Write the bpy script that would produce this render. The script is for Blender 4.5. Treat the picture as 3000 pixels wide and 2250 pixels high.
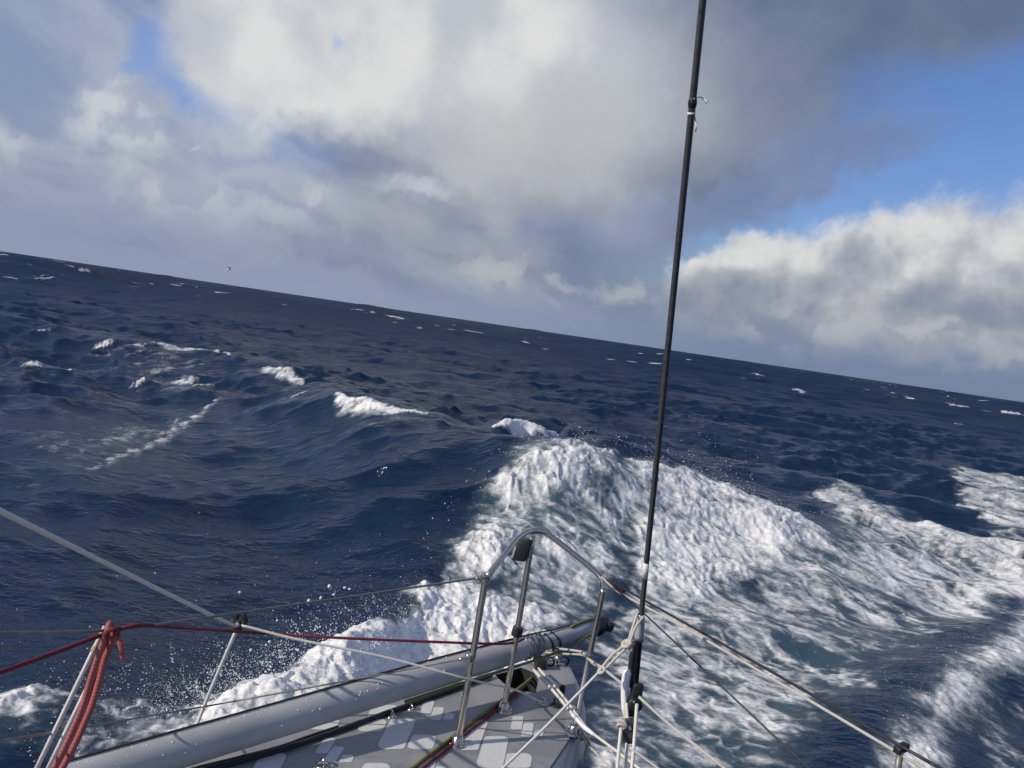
import bpy, bmesh, math, random
import numpy as np
from mathutils import Vector, Matrix

random.seed(7)
rng = np.random.default_rng(11)
for o in list(bpy.data.objects):
    bpy.data.objects.remove(o)
S = bpy.context.scene
COL = S.collection
R = math.radians

# ------------------------------------------------------------------ camera
CAM_H = 2.6                      # eye above mean sea level
FPX = 2266.0                     # focal length in photo pixels (3000 wide)
ROLL, PITCH = R(8.4), R(-4.2)
CAM = np.array([0.0, 0.0, CAM_H])


def ray(px, py):
    """direction of a photo pixel in the world (x right, y ahead, z up)"""
    x = (px - 1500) / FPX
    y = -(py - 1125) / FPX
    X = x * math.cos(ROLL) - y * math.sin(ROLL)
    Y = x * math.sin(ROLL) + y * math.cos(ROLL)
    c, s = math.cos(PITCH), math.sin(PITCH)
    return np.array([X, c - Y * s, s + Y * c])


def at_z(px, py, z):
    r = ray(px, py)
    return CAM + r * ((z - CAM_H) / r[2])


def at_y(px, py, y):
    r = ray(px, py)
    return CAM + r * (y / r[1])


cam_data = bpy.data.cameras.new('camera')
cam = bpy.data.objects.new('camera', cam_data)
COL.objects.link(cam)
fw = Vector(ray(1500, 1125)).normalized()
rt = (Vector(ray(2500, 1125)) - Vector(ray(1500, 1125))).normalized()
up = rt.cross(fw)
M3 = Matrix((rt, up, -fw)).transposed()
cam.matrix_world = Matrix.Translation(Vector(CAM)) @ M3.to_4x4()
cam_data.sensor_width = 36.0
cam_data.lens = 36.0 * FPX / 3000.0
cam_data.clip_start = 0.05
cam_data.clip_end = 60000
S.camera = cam

S.view_settings.view_transform = 'Standard'
S.view_settings.look = 'None'
S.view_settings.exposure = 0.0
S.view_settings.gamma = 1.0
S.view_settings.use_curve_mapping = False
S.cycles.max_bounces = 5
S.cycles.diffuse_bounces = 2
S.cycles.glossy_bounces = 3
S.cycles.caustics_reflective = False
S.cycles.caustics_refractive = False
S.cycles.adaptive_threshold = 0.03
S.render.resolution_x, S.render.resolution_y = 1024, 768

# ------------------------------------------------------------------ sun
SUN_AZ, SUN_EL = R(-112), R(30)      # from ahead (+Y), positive to the right
to_sun = Vector((math.sin(SUN_AZ) * math.cos(SUN_EL), math.cos(SUN_AZ) * math.cos(SUN_EL), math.sin(SUN_EL)))
sl = bpy.data.lights.new('sun', 'SUN')
sl.energy = 3.5
sl.angle = R(0.6)
sl.color = (1.0, 0.91, 0.78)
sun = bpy.data.objects.new('sun', sl)
COL.objects.link(sun)
sun.rotation_euler = (-to_sun).to_track_quat('-Z', 'Y').to_euler()

# ------------------------------------------------------------------ sky
SKY = 0.10
world = bpy.data.worlds.new('World')
S.world = world
world.use_nodes = True
world.cycles.sampling_method = 'MANUAL'
world.cycles.sample_map_resolution = 256
wt = world.node_tree
wt.nodes.clear()


class G:
    """small helper to write node graphs as expressions"""

    def __init__(self, tree):
        self.t = tree
        self.dims = '3D'

    def n(self, kind, **kw):
        nd = self.t.nodes.new(kind)
        for k, v in kw.items():
            setattr(nd, k, v)
        return nd

    def put(self, sock, v):
        if isinstance(v, bpy.types.NodeSocket):
            self.t.links.new(v, sock)
        elif v is not None:
            sock.default_value = v

    def m(self, op, a, b=None, c=None, clamp=False):
        nd = self.n('ShaderNodeMath', operation=op, use_clamp=clamp)
        self.put(nd.inputs[0], a)
        self.put(nd.inputs[1], b)
        self.put(nd.inputs[2], c)
        return nd.outputs[0]

    def v(self, op, a, b=None, out=0):
        nd = self.n('ShaderNodeVectorMath', operation=op)
        self.put(nd.inputs[0], a)
        self.put(nd.inputs[1], b)
        return nd.outputs[out]

    def scale(self, a, s):
        nd = self.n('ShaderNodeVectorMath', operation='SCALE')
        self.put(nd.inputs[0], a)
        self.put(nd.inputs[3], s)
        return nd.outputs[0]

    def ss(self, x, lo, hi, a=0.0, b=1.0):
        nd = self.n('ShaderNodeMapRange', interpolation_type='SMOOTHSTEP', clamp=True)
        self.put(nd.inputs[0], x)
        for i, q in ((1, lo), (2, hi), (3, a), (4, b)):
            self.put(nd.inputs[i], q)
        return nd.outputs[0]

    def lin(self, x, lo, hi, a=0.0, b=1.0):
        nd = self.n('ShaderNodeMapRange', interpolation_type='LINEAR', clamp=True)
        self.put(nd.inputs[0], x)
        for i, q in ((1, lo), (2, hi), (3, a), (4, b)):
            self.put(nd.inputs[i], q)
        return nd.outputs[0]

    def noise(self, vec, scale, detail=5.0, rough=0.55, dist=0.0, lac=2.0, col=False):
        nd = self.n('ShaderNodeTexNoise', noise_dimensions=self.dims)
        self.put(nd.inputs['Vector'], vec)
        nd.inputs['Scale'].default_value = scale
        nd.inputs['Detail'].default_value = detail
        nd.inputs['Roughness'].default_value = rough
        nd.inputs['Lacunarity'].default_value = lac
        nd.inputs['Distortion'].default_value = dist
        return nd.outputs['Color' if col else 'Fac']

    def mix(self, f, a, b):
        nd = self.n('ShaderNodeMix', data_type='RGBA')
        self.put(nd.inputs[0], f)
        self.put(nd.inputs[6], a)
        self.put(nd.inputs[7], b)
        return nd.outputs[2]

    def xyz(self, x, y, z):
        nd = self.n('ShaderNodeCombineXYZ')
        self.put(nd.inputs[0], x)
        self.put(nd.inputs[1], y)
        self.put(nd.inputs[2], z)
        return nd.outputs[0]


def srgb(r, g, b, k=1.0):
    def f(c):
        c /= 255.0
        return c / 12.92 if c <= 0.04045 else ((c + 0.055) / 1.055) ** 2.4
    return (f(r) * k, f(g) * k, f(b) * k, 1.0)


g = G(wt)
g.dims = '2D'
tc = g.n('ShaderNodeTexCoord').outputs['Generated']
dirn = g.v('NORMALIZE', tc)
sep = g.n('ShaderNodeSeparateXYZ')
wt.links.new(dirn, sep.inputs[0])
az = g.m('MULTIPLY', g.m('ARCTAN2', sep.outputs[0], sep.outputs[1]), 57.29578)
el = g.m('MULTIPLY', g.m('ARCSINE', sep.outputs[2]), 57.29578)
P0 = g.xyz(az, el, 0.0)


def azel(px, py):
    r = ray(px, py)
    r = r / np.linalg.norm(r)
    return math.degrees(math.atan2(r[0], r[1])), math.degrees(math.asin(r[2]))


# billowing displacement of the sky coordinates: ragged cloud edges
A2 = g.scale(P0, 1.0 / 57.29578)
wcol = g.noise(A2, 5.0, 5.0, 0.56, col=True)
warp = g.v('SUBTRACT', wcol, (0.5, 0.5, 0.5))
P_soft = g.v('ADD', P0, g.v('MULTIPLY', warp, (13.0, 9.0, 0.0)))
wcol2 = g.noise(A2, 11.0, 6.0, 0.60, col=True)
warp2 = g.v('SUBTRACT', wcol2, (0.5, 0.5, 0.5))
P_puff = g.v('ADD', P0, g.v('MULTIPLY', warp2, (7.0, 6.0, 0.0)))
P_cum = g.v('ADD', P0, g.v('MULTIPLY', warp2, (7.5, 6.5, 0.0)))

# flat layers in perspective (a deck of cloud seen from below)
hz = g.m('ADD', g.m('MAXIMUM', sep.outputs[2], 0.0), 0.10)
deckv = g.xyz(g.m('DIVIDE', sep.outputs[0], hz), g.m('DIVIDE', sep.outputs[1], hz), 0.3)
deck_n = g.noise(deckv, 1.1, 5.0, 0.55)
srot = g.n('ShaderNodeVectorRotate', rotation_type='Z_AXIS')
wt.links.new(A2, srot.inputs['Vector'])
srot.inputs['Angle'].default_value = R(13)
streak_n = g.noise(g.v('MULTIPLY', g.v('ADD', srot.outputs[0], g.scale(warp, 0.10)), (0.42, 1.5, 0.0)), 8.0, 4.0, 0.52)
puff_n = g.noise(A2, 13.0, 5.0, 0.5)
soft_n = g.noise(A2, 6.0, 4.0, 0.5)
# relief: the same puff field sampled a little towards the light (up and left)
puff_l = g.noise(g.v('ADD', A2, (-0.012, 0.024, 0.0)), 13.0, 5.0, 0.5)
relief = g.m('SUBTRACT', puff_n, puff_l)


frames = {}


def framed(P, ang):
    """the sky coordinates turned so that the ellipse axes are straight"""
    key = (P.node.name, ang)
    if key not in frames:
        rot = g.n('ShaderNodeVectorRotate', rotation_type='Z_AXIS')
        wt.links.new(P, rot.inputs['Vector'])
        rot.inputs['Angle'].default_value = -(ROLL - R(ang))
        frames[key] = rot.outputs[0]
    return frames[key]


def blob(P, px, py, a, b, ang=0.0):
    """distance from the centre of an ellipse (size in photo pixels), 1 at its rim"""
    ang = min((0, 8, -14, 30), key=lambda q: abs(q - ang))
    c = azel(px, py)
    t = -(ROLL - R(ang))
    cx = c[0] * math.cos(t) - c[1] * math.sin(t)
    cy = c[0] * math.sin(t) + c[1] * math.cos(t)
    k = 0.0253
    nd = g.n('ShaderNodeVectorMath', operation='MULTIPLY_ADD')
    wt.links.new(framed(P, ang), nd.inputs[0])
    nd.inputs[1].default_value = (1 / (a * k), 1 / (b * k), 0)
    nd.inputs[2].default_value = (-cx / (a * k), -cy / (b * k), 0)
    return g.v('LENGTH', nd.outputs[0], out=1)


def union(*xs):
    r = xs[0]
    for x in xs[1:]:
        r = g.m('MINIMUM', r, x)
    return r


sky = g.n('ShaderNodeTexSky', sky_type='NISHITA')
sky.sun_disc = False
sky.sun_elevation = SUN_EL
sky.sun_rotation = SUN_AZ
sky.air_density = 1.3
sky.dust_density = 0.6
sky.ozone_density = 2.0
K = 1.0 / SKY
col = g.mix(1.0, sky.outputs[0], sky.outputs[0])
# deeper, slightly violet blue of the open sky
tint = g.n('ShaderNodeMix', data_type='RGBA', blend_type='MULTIPLY')
tint.inputs[0].default_value = 1.0
wt.links.new(sky.outputs[0], tint.inputs[6])
tint.inputs[7].default_value = (0.62, 0.745, 1.14, 1)
col = tint.outputs[2]

# broken cloud deck all round the sky
cov = g.ss(deck_n, 0.44, 0.62)
ccol = g.mix(g.ss(soft_n, 0.35, 0.68), srgb(128, 138, 158, K), srgb(212, 212, 214, K))
frame_w = g.ss(g.m('ABSOLUTE', az), 38.0, 55.0)
frame_h = g.ss(el, 27.0, 38.0)
outside = g.m('MAXIMUM', frame_w, frame_h)
col = g.mix(g.m('MULTIPLY', g.m('MULTIPLY', cov, outside), 0.9), col, ccol)


def paint(mask_field, lo, hi, alpha, colour):
    global col
    col = g.mix(g.ss(mask_field, 1 - hi, 1 - lo, alpha, 0.0), col, colour)


# left: pale veil with lavender greys, open to the blue in a slanting gap
veil = union(blob(P_soft, 60, 420, 760, 700), blob(P_soft, 700, 760, 1100, 420))
paint(veil, -0.05, 0.40, 0.90, g.mix(g.ss(streak_n, 0.34, 0.66), srgb(128, 145, 182, K), srgb(178, 185, 200, K)))
paint(blob(P_soft, 60, 330, 420, 330), -0.1, 0.6, 0.5, srgb(142, 155, 180, K))
paint(union(blob(P_puff, 500, 190, 150, 110, 30), blob(P_puff, 610, 300, 190, 90, 50), blob(P_puff, 850, 430, 260, 85, 22)), 0.0, 0.8, 0.8, srgb(126, 156, 212, K))
paint(blob(P_soft, 250, 690, 900, 300), -0.1, 0.5, 0.65, g.mix(g.ss(streak_n, 0.38, 0.64), srgb(128, 141, 171, K), srgb(174, 179, 192, K)))
# middle: grey under the big cloud
paint(union(blob(P_soft, 1500, 520, 760, 420), blob(P_soft, 1250, 760, 620, 210)), -0.05, 0.55, 0.92,
      g.mix(g.ss(streak_n, 0.34, 0.66), srgb(128, 138, 162, K), srgb(170, 173, 181, K)))
# dark overcast at the upper right
paint(union(blob(P_soft, 2160, 150, 560, 440), blob(P_soft, 2680, -80, 720, 270), blob(P_soft, 1900, 420, 520, 330)), -0.05, 0.5, 0.96,
      g.mix(g.ss(soft_n, 0.3, 0.7), srgb(98, 113, 142, K), srgb(124, 134, 156, K)))
# dark streaks below it
paint(union(blob(P_puff, 2330, 500, 420, 95, -14), blob(P_puff, 2000, 610, 330, 70, 8), blob(P_puff, 1750, 690, 330, 110)), 0.0, 0.55, 0.85,
      g.mix(puff_n, srgb(104, 122, 164, K), srgb(138, 150, 178, K)))
# the big sunlit cloud, greying towards the overcast
paint(blob(P_soft, 1720, 260, 560, 480), -0.1, 1.0, 0.9, srgb(184, 187, 193, K))
big = union(blob(P_soft, 1100, 60, 620, 390), blob(P_soft, 820, 160, 340, 280))
bigc = g.mix(g.ss(soft_n, 0.34, 0.62), srgb(190, 194, 202, K), srgb(221, 221, 221, K))
paint(big, 0.0, 0.36, 0.97, bigc)
paint(blob(P_soft, 1450, 180, 520, 380), -0.05, 0.8, 0.92, bigc)
paint(blob(P_soft, 1500, 430, 480, 260), 0.0, 0.9, 0.75, srgb(186, 188, 192, K))
# small sunlit puffs on the left
lp = g.mix(g.ss(relief, -0.06, 0.07), srgb(174, 181, 197, K), srgb(208, 211, 216, K))
for a in ((330, 230, 75, 130, 0), (360, 320, 110, 90, 0), (300, 400, 150, 120, 0), (545, 418, 55, 22, -25), (20, 415, 130, 50, 8),
          (420, 590, 190, 85, 14), (650, 600, 330, 80, 14), (890, 610, 170, 90, 8), (1230, 545, 170, 70, 14), (70, 605, 70, 22, 0), (60, 545, 140, 35, 20)):
    paint(blob(P_puff, *a), -0.10, 0.95, 0.62, lp)
# haze over the horizon
hcol = g.mix(g.ss(az, -15.0, 25.0), srgb(142, 154, 178, K), srgb(116, 132, 162, K))
paint(g.m('ABSOLUTE', el), -8.0, 0.0, 0.9, hcol)
paint(blob(P_soft, 1450, 790, 620, 150, 8), -0.1, 0.8, 0.7, g.mix(g.ss(streak_n, 0.36, 0.64), srgb(112, 124, 152, K), srgb(152, 159, 174, K)))
for a in ((1500, 880, 560, 60, 9), (1080, 800, 420, 46, 9), (700, 760, 500, 30, 9)):
    paint(blob(P_puff, *a), 0.0, 0.7, 0.6, g.mix(g.ss(streak_n, 0.35, 0.65), srgb(114, 127, 156, K), srgb(158, 165, 180, K)))
# the cumulus bank on the right: shaded base, sunlit heads
cum = union(blob(P_cum, 2850, 820, 330, 240), blob(P_cum, 2560, 835, 300, 218), blob(P_cum, 2330, 845, 260, 175), blob(P_cum, 2130, 870, 190, 105), blob(P_cum, 3120, 820, 280, 215), blob(P_cum, 3500, 800, 600, 230))
hgt = g.m('SUBTRACT', el, g.m('ADD', g.m('MULTIPLY', g.m('SUBTRACT', az, 14.0), 0.16), 7.0))
lit = g.m('ADD', g.m('MULTIPLY', relief, 2.4), g.m('MULTIPLY', hgt, 0.17))
cumc = g.mix(g.ss(lit, -0.55, 0.50), srgb(168, 171, 179, K), srgb(220, 220, 218, K))
cumc = g.mix(g.ss(lit, -1.2, -0.3), srgb(134, 144, 162, K), cumc)
paint(cum, -0.04, 0.36, 0.95, cumc)
paint(union(blob(P_puff, 2600, 965, 620, 70, 8), blob(P_puff, 3000, 930, 400, 70, 8)), -0.1, 0.7, 0.75, g.mix(g.ss(streak_n, 0.4, 0.62), srgb(128, 138, 160, K), srgb(172, 176, 184, K)))
# lower bars
lb = g.mix(g.ss(g.m('ADD', relief, g.m('MULTIPLY', puff_n, 0.12)), 0.0, 0.13), srgb(142, 149, 166, K), srgb(190, 191, 194, K))
for a in ((2380, 940, 180, 55, 6), (2720, 960, 220, 45, 8), (2250, 1000, 300, 40, 10), (2980, 1050, 190, 50, 6), (1840, 870, 130, 48, 5), (1700, 905, 110, 26, 8),
          (1450, 815, 170, 42, 9), (1560, 800, 230, 36, 8)):
    paint(blob(P_puff, *a), -0.15, 1.0, 0.55, lb)
paint(g.m('ABSOLUTE', el), -3.0, 1.0, 0.85, hcol)
# tiny blue hole in the big cloud
paint(blob(P_puff, 985, 120, 50, 36, 35), 0.0, 0.9, 0.7, srgb(165, 188, 226, K))

bg = g.n('ShaderNodeBackground')
wt.links.new(col, bg.inputs[0])
bg.inputs[1].default_value = SKY
wo = g.n('ShaderNodeOutputWorld')
wt.links.new(bg.outputs[0], wo.inputs[0])


# ------------------------------------------------------------------ materials
def mat(name, build):
    m = bpy.data.materials.new(name)
    m.use_nodes = True
    t = m.node_tree
    t.nodes.clear()
    q = G(t)
    b = q.n('ShaderNodeBsdfPrincipled')
    o = q.n('ShaderNodeOutputMaterial')
    t.links.new(b.outputs[0], o.inputs[0])
    build(q, b.inputs)
    return m


def simple(name, colour, rough=0.5, metal=0.0, var=0.15, scale=30.0, coat=0.0, bump=0.0, spec=0.5):
    def f(q, i):
        tcn = q.n('ShaderNodeTexCoord').outputs['Object']
        nz = q.noise(tcn, scale, 6.0, 0.6)
        a = tuple(c * (1 - var) for c in colour) + (1,)
        b = tuple(min(1, c * (1 + var)) for c in colour) + (1,)
        q.put(i['Base Color'], q.mix(q.ss(nz, 0.3, 0.7), a, b))
        q.put(i['Roughness'], q.lin(nz, 0.2, 0.8, max(0.02, rough - 0.08), min(1, rough + 0.1)))
        i['Metallic'].default_value = metal
        i['Coat Weight'].default_value = coat
        i['Specular IOR Level'].default_value = spec
        if bump:
            bn = q.n('ShaderNodeBump')
            bn.inputs['Strength'].default_value = 0.6
            bn.inputs['Distance'].default_value = bump
            q.put(bn.inputs['Height'], nz)
            q.put(i['Normal'], bn.outputs[0])
    return mat(name, f)


def rope_mat(name, c1, c2, scale):
    """braid: two strand colours spiralling round the rope (UV: along, around)"""
    def f(q, i):
        uv = q.n('ShaderNodeTexCoord').outputs['UV']
        s = q.n('ShaderNodeSeparateXYZ')
        q.put(s.inputs[0], uv)
        p = q.m('ADD', q.m('MULTIPLY', s.outputs[0], scale), s.outputs[1])
        w = q.m('PINGPONG', p, 0.5)
        p2 = q.m('SUBTRACT', q.m('MULTIPLY', s.outputs[0], scale), s.outputs[1])
        w2 = q.m('PINGPONG', p2, 0.5)
        k = q.ss(q.m('MULTIPLY', w, w2), -0.06, 0.10)
        nz = q.noise(q.n('ShaderNodeTexCoord').outputs['Object'], 40.0, 4.0)
        k = q.m('MULTIPLY', k, q.lin(nz, 0.3, 0.7, 0.6, 1.0))
        q.put(i['Base Color'], q.mix(k, c1 + (1,), c2 + (1,)))
        i['Roughness'].default_value = 0.8
        bn = q.n('ShaderNodeBump')
        bn.inputs['Strength'].default_value = 0.7
        bn.inputs['Distance'].default_value = 0.001
        q.put(bn.inputs['Height'], k)
        q.put(i['Normal'], bn.outputs[0])
    return mat(name, f)


def water_build(q, i):
    t = q.t
    foam = q.n('ShaderNodeAttribute', attribute_name='foam').outputs['Fac']
    aer = q.n('ShaderNodeAttribute', attribute_name='aer').outputs['Fac']
    far = q.n('ShaderNodeAttribute', attribute_name='far').outputs['Fac']
    geo = q.n('ShaderNodeNewGeometry').outputs['Position']
    fl = q.n('ShaderNodeMapping')
    q.put(fl.inputs['Vector'], geo)
    fl.inputs['Rotation'].default_value = (0, 0, R(38))
    fl.inputs['Scale'].default_value = (0.80, 1.15, 1.0)
    n1 = q.noise(fl.outputs[0], 6.5, 7.0, 0.64, 0.9)
    n2 = q.noise(fl.outputs[0], 30.0, 5.0, 0.65)
    fm = q.m('ADD', foam, q.m('MULTIPLY', q.m('SUBTRACT', n1, 0.5), 0.95))
    fm = q.m('ADD', fm, q.m('MULTIPLY', q.m('SUBTRACT', n2, 0.5), 0.38))
    fmask = q.ss(fm, 0.16, 0.98)
    deep = q.mix(aer, (0.005, 0.017, 0.046, 1), (0.095, 0.155, 0.172, 1))
    white = q.mix(q.ss(n2, 0.3, 0.7), (0.72, 0.72, 0.70, 1), (0.89, 0.875, 0.84, 1))
    q.put(i['Base Color'], q.mix(fmask, deep, white))
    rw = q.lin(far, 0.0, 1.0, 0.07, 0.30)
    q.put(i['Roughness'], q.m('ADD', q.m('MULTIPLY', fmask, 0.55), rw, clamp=True))
    i['IOR'].default_value = 1.333
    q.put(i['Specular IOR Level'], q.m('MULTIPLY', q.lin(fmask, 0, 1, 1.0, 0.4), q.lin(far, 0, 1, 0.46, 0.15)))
    st = q.n('ShaderNodeMapping')
    q.put(st.inputs['Vector'], geo)
    st.inputs['Rotation'].default_value = (0, 0, R(38))
    st.inputs['Scale'].default_value = (0.8, 1.5, 1.0)
    r1 = q.noise(st.outputs[0], 3.4, 5.0, 0.56, 0.15)
    b1 = q.n('ShaderNodeBump')
    q.put(b1.inputs['Strength'], q.lin(far, 0, 1, 0.75, 0.45))
    q.put(b1.inputs['Distance'], q.lin(far, 0, 1, 0.09, 0.35))
    r2 = q.noise(st.outputs[0], 15.0, 3.0, 0.55)
    q.put(b1.inputs['Height'], q.m('ADD', q.m('MULTIPLY_ADD', r2, 0.16, r1), q.m('MULTIPLY', q.m('MULTIPLY', fmask, n1), 0.10)))
    q.put(i['Normal'], b1.outputs[0])
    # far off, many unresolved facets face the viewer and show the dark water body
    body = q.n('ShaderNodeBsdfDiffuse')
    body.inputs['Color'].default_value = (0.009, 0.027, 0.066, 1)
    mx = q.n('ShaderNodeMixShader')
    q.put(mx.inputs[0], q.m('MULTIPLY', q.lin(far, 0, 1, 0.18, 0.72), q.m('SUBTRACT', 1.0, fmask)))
    pr = [n for n in t.nodes if n.type == 'BSDF_PRINCIPLED'][0]
    out = [n for n in t.nodes if n.type == 'OUTPUT_MATERIAL'][0]
    t.links.new(pr.outputs[0], mx.inputs[1])
    t.links.new(body.outputs[0], mx.inputs[2])
    t.links.new(mx.outputs[0], out.inputs[0])


M = {}
M['water'] = mat('sea_water', water_build)
M['foam'] = simple('foam_drops', (0.86, 0.87, 0.87), 0.6, var=0.05)
def deck_build(q, i):
    p = q.n('ShaderNodeTexCoord').outputs['Object']
    wet = q.noise(p, 5.0, 6.0, 0.6, 0.4)
    grit = q.noise(p, 420.0, 2.0, 0.5)
    salt = q.noise(p, 26.0, 6.0, 0.7)
    c = q.mix(q.ss(wet, 0.38, 0.62), (0.235, 0.238, 0.248, 1), (0.315, 0.315, 0.318, 1))
    c = q.mix(q.ss(salt, 0.60, 0.78, 0.0, 0.35), c, (0.46, 0.46, 0.45, 1))
    q.put(i['Base Color'], c)
    q.put(i['Roughness'], q.ss(wet, 0.40, 0.58, 0.18, 0.55))
    bn = q.n('ShaderNodeBump')
    bn.inputs['Strength'].default_value = 0.5
    bn.inputs['Distance'].default_value = 0.0008
    q.put(bn.inputs['Height'], grit)
    q.put(i['Normal'], bn.outputs[0])


M['deck'] = mat('deck_grey_paint', deck_build)
M['patch'] = simple('deck_patch_white', (0.66, 0.65, 0.62), 0.6, var=0.05, scale=60, bump=0.0006)
M['hull'] = simple('hull_grey_paint', (0.22, 0.23, 0.255), 0.3, var=0.06, scale=6, coat=0.3)
M['dark'] = simple('dark_locker', (0.028, 0.028, 0.03), 0.6, var=0.3)
M['steel'] = simple('stainless_steel', (0.62, 0.56, 0.465), 0.25, metal=1.0, var=0.04, scale=4)
M['chrome'] = simple('polished_steel', (0.58, 0.53, 0.45), 0.14, metal=1.0, var=0.05)
M['tube'] = simple('silver_tube_paint', (0.40, 0.40, 0.40), 0.52, metal=0.0, var=0.10, scale=7, coat=0.0)
M['black'] = simple('black_plastic', (0.016, 0.016, 0.018), 0.45, var=0.3)
M['carbon'] = simple('dark_stay_cover', (0.055, 0.056, 0.060), 0.36, var=0.25, scale=80)
M['tape'] = simple('white_tape', (0.80, 0.79, 0.76), 0.5, var=0.06)
M['wire'] = simple('coated_wire', (0.20, 0.19, 0.175), 0.4, var=0.2, metal=0.3)
M['white_pole'] = simple('white_pole', (0.66, 0.65, 0.62), 0.4, var=0.08)
M['yellow'] = simple('yellow_tape', (0.50, 0.36, 0.12), 0.6, var=0.2)
M['plastic'] = simple('milky_plastic', (0.42, 0.45, 0.45), 0.25, var=0.1)
M['white_rope'] = rope_mat('white_rope', (0.56, 0.53, 0.46), (0.80, 0.765, 0.67), 150)
M['cream_rope'] = rope_mat('cream_rope', (0.40, 0.38, 0.33), (0.62, 0.59, 0.53), 150)
M['red_rope'] = rope_mat('red_rope', (0.045, 0.008, 0.012), (0.27, 0.028, 0.042), 120)
M['pink_rope'] = rope_mat('faded_red_rope', (0.24, 0.05, 0.05), (0.46, 0.14, 0.12), 120)
M['olive_rope'] = rope_mat('olive_rope', (0.05, 0.055, 0.02), (0.24, 0.23, 0.07), 120)
M['black_rope'] = rope_mat('black_rope', (0.006, 0.006, 0.008), (0.035, 0.037, 0.045), 120)
M['feather'] = simple('white_feathers', (0.7, 0.7, 0.7), 0.8, var=0.1)
M['wing'] = simple('grey_wing_feathers', (0.10, 0.10, 0.11), 0.8, var=0.1)


# ------------------------------------------------------------------ mesh helpers
def link(name, verts, faces, material, parent=None, smooth=True, uvs=None):
    me = bpy.data.meshes.new(name)
    me.from_pydata([tuple(map(float, v)) for v in verts], [], faces)
    if uvs is not None:
        ul = me.uv_layers.new(name='UVMap')
        for lp_ in me.loops:
            ul.data[lp_.index].uv = uvs[lp_.vertex_index]
    me.materials.append(material)
    if smooth:
        me.polygons.foreach_set('use_smooth', [True] * len(me.polygons))
    me.update()
    o = bpy.data.objects.new(name, me)
    COL.objects.link(o)
    if parent is not None:
        o.parent = parent
        o.matrix_parent_inverse = parent.matrix_world.inverted() if False else Matrix.Identity(4)
    return o


def tag(o, label=None, cat=None, group=None, kind=None):
    if label:
        o['label'] = label
    if cat:
        o['category'] = cat
    if group:
        o['group'] = group
    if kind:
        o['kind'] = kind
    return o


def empty(name, label, cat, group=None):
    o = bpy.data.objects.new(name, None)
    COL.objects.link(o)
    o.empty_display_size = 0.05
    return tag(o, label, cat, group)


def smooth_path(pts, n=8):
    pts = [np.array(p, float) for p in pts]
    if len(pts) < 3:
        return [pts[0] + (pts[-1] - pts[0]) * t for t in np.linspace(0, 1, n + 1)]
    ext = [2 * pts[0] - pts[1]] + pts + [2 * pts[-1] - pts[-2]]
    out = []
    for i in range(1, len(ext) - 2):
        p0, p1, p2, p3 = ext[i - 1:i + 3]
        for t in np.linspace(0, 1, n, endpoint=False):
            out.append(0.5 * (2 * p1 + (p2 - p0) * t + (2 * p0 - 5 * p1 + 4 * p2 - p3) * t * t + (3 * p1 - p0 - 3 * p2 + p3) * t ** 3))
    out.append(pts[-1])
    return out


def sweep(path, radii, seg=10, cap=True):
    """tube along a path; radii is a number or one per point. returns verts, faces, uvs"""
    path = [np.array(p, float) for p in path]
    n = len(path)
    if np.isscalar(radii):
        radii = [radii] * n
    tan = [path[min(i + 1, n - 1)] - path[max(i - 1, 0)] for i in range(n)]
    tan = [t / (np.linalg.norm(t) + 1e-12) for t in tan]
    ref = np.array([0.0, 0.0, 1.0]) if abs(tan[0][2]) < 0.9 else np.array([1.0, 0.0, 0.0])
    nrm = np.cross(tan[0], ref)
    nrm /= np.linalg.norm(nrm)
    V, F, U = [], [], []
    L = 0.0
    for i in range(n):
        nrm = nrm - tan[i] * np.dot(nrm, tan[i])
        nrm /= np.linalg.norm(nrm)
        bi = np.cross(tan[i], nrm)
        if i:
            L += np.linalg.norm(path[i] - path[i - 1])
        for k in range(seg):
            a = 2 * math.pi * k / seg
            V.append(path[i] + (nrm * math.cos(a) + bi * math.sin(a)) * radii[i])
            U.append((L, k / seg * 2))
    for i in range(n - 1):
        for k in range(seg):
            a, b = i * seg + k, i * seg + (k + 1) % seg
            F.append((a, b, b + seg, a + seg))
    if cap:
        F.append(tuple(range(seg))[::-1])
        F.append(tuple(range((n - 1) * seg, n * seg)))
    return V, F, U


def tube(name, pts, r, material, parent=None, n=8, seg=10, smooth=True, raw=False):
    path = pts if raw else smooth_path(pts, n)
    if not np.isscalar(r) and len(r) != len(path):
        r = list(np.interp(np.linspace(0, 1, len(path)), np.linspace(0, 1, len(r)), r))
    V, F, U = sweep(path, r, seg)
    return link(name, V, F, material, parent, smooth, U)


def on(pts, L=0.0, z=None):
    """carry a line on past its last point: L metres, or down to the level z"""
    p, q = np.array(pts[-2], float), np.array(pts[-1], float)
    d_ = (q - p) / np.linalg.norm(q - p)
    if z is not None:
        L = (z - q[2]) / d_[2] if abs(d_[2]) > 0.2 else 0.5
    return list(pts) + [q + d_ * L]


def sag(a, b, d, n=10):
    a, b = np.array(a, float), np.array(b, float)
    return [a + (b - a) * t - np.array([0, 0, d * 4 * t * (1 - t)]) for t in np.linspace(0, 1, n)]


def join(parts):
    V, F, U = [], [], []
    for v, f, u in parts:
        k = len(V)
        V += list(v)
        F += [tuple(i + k for i in q) for q in f]
        U += list(u)
    return V, F, U


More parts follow.
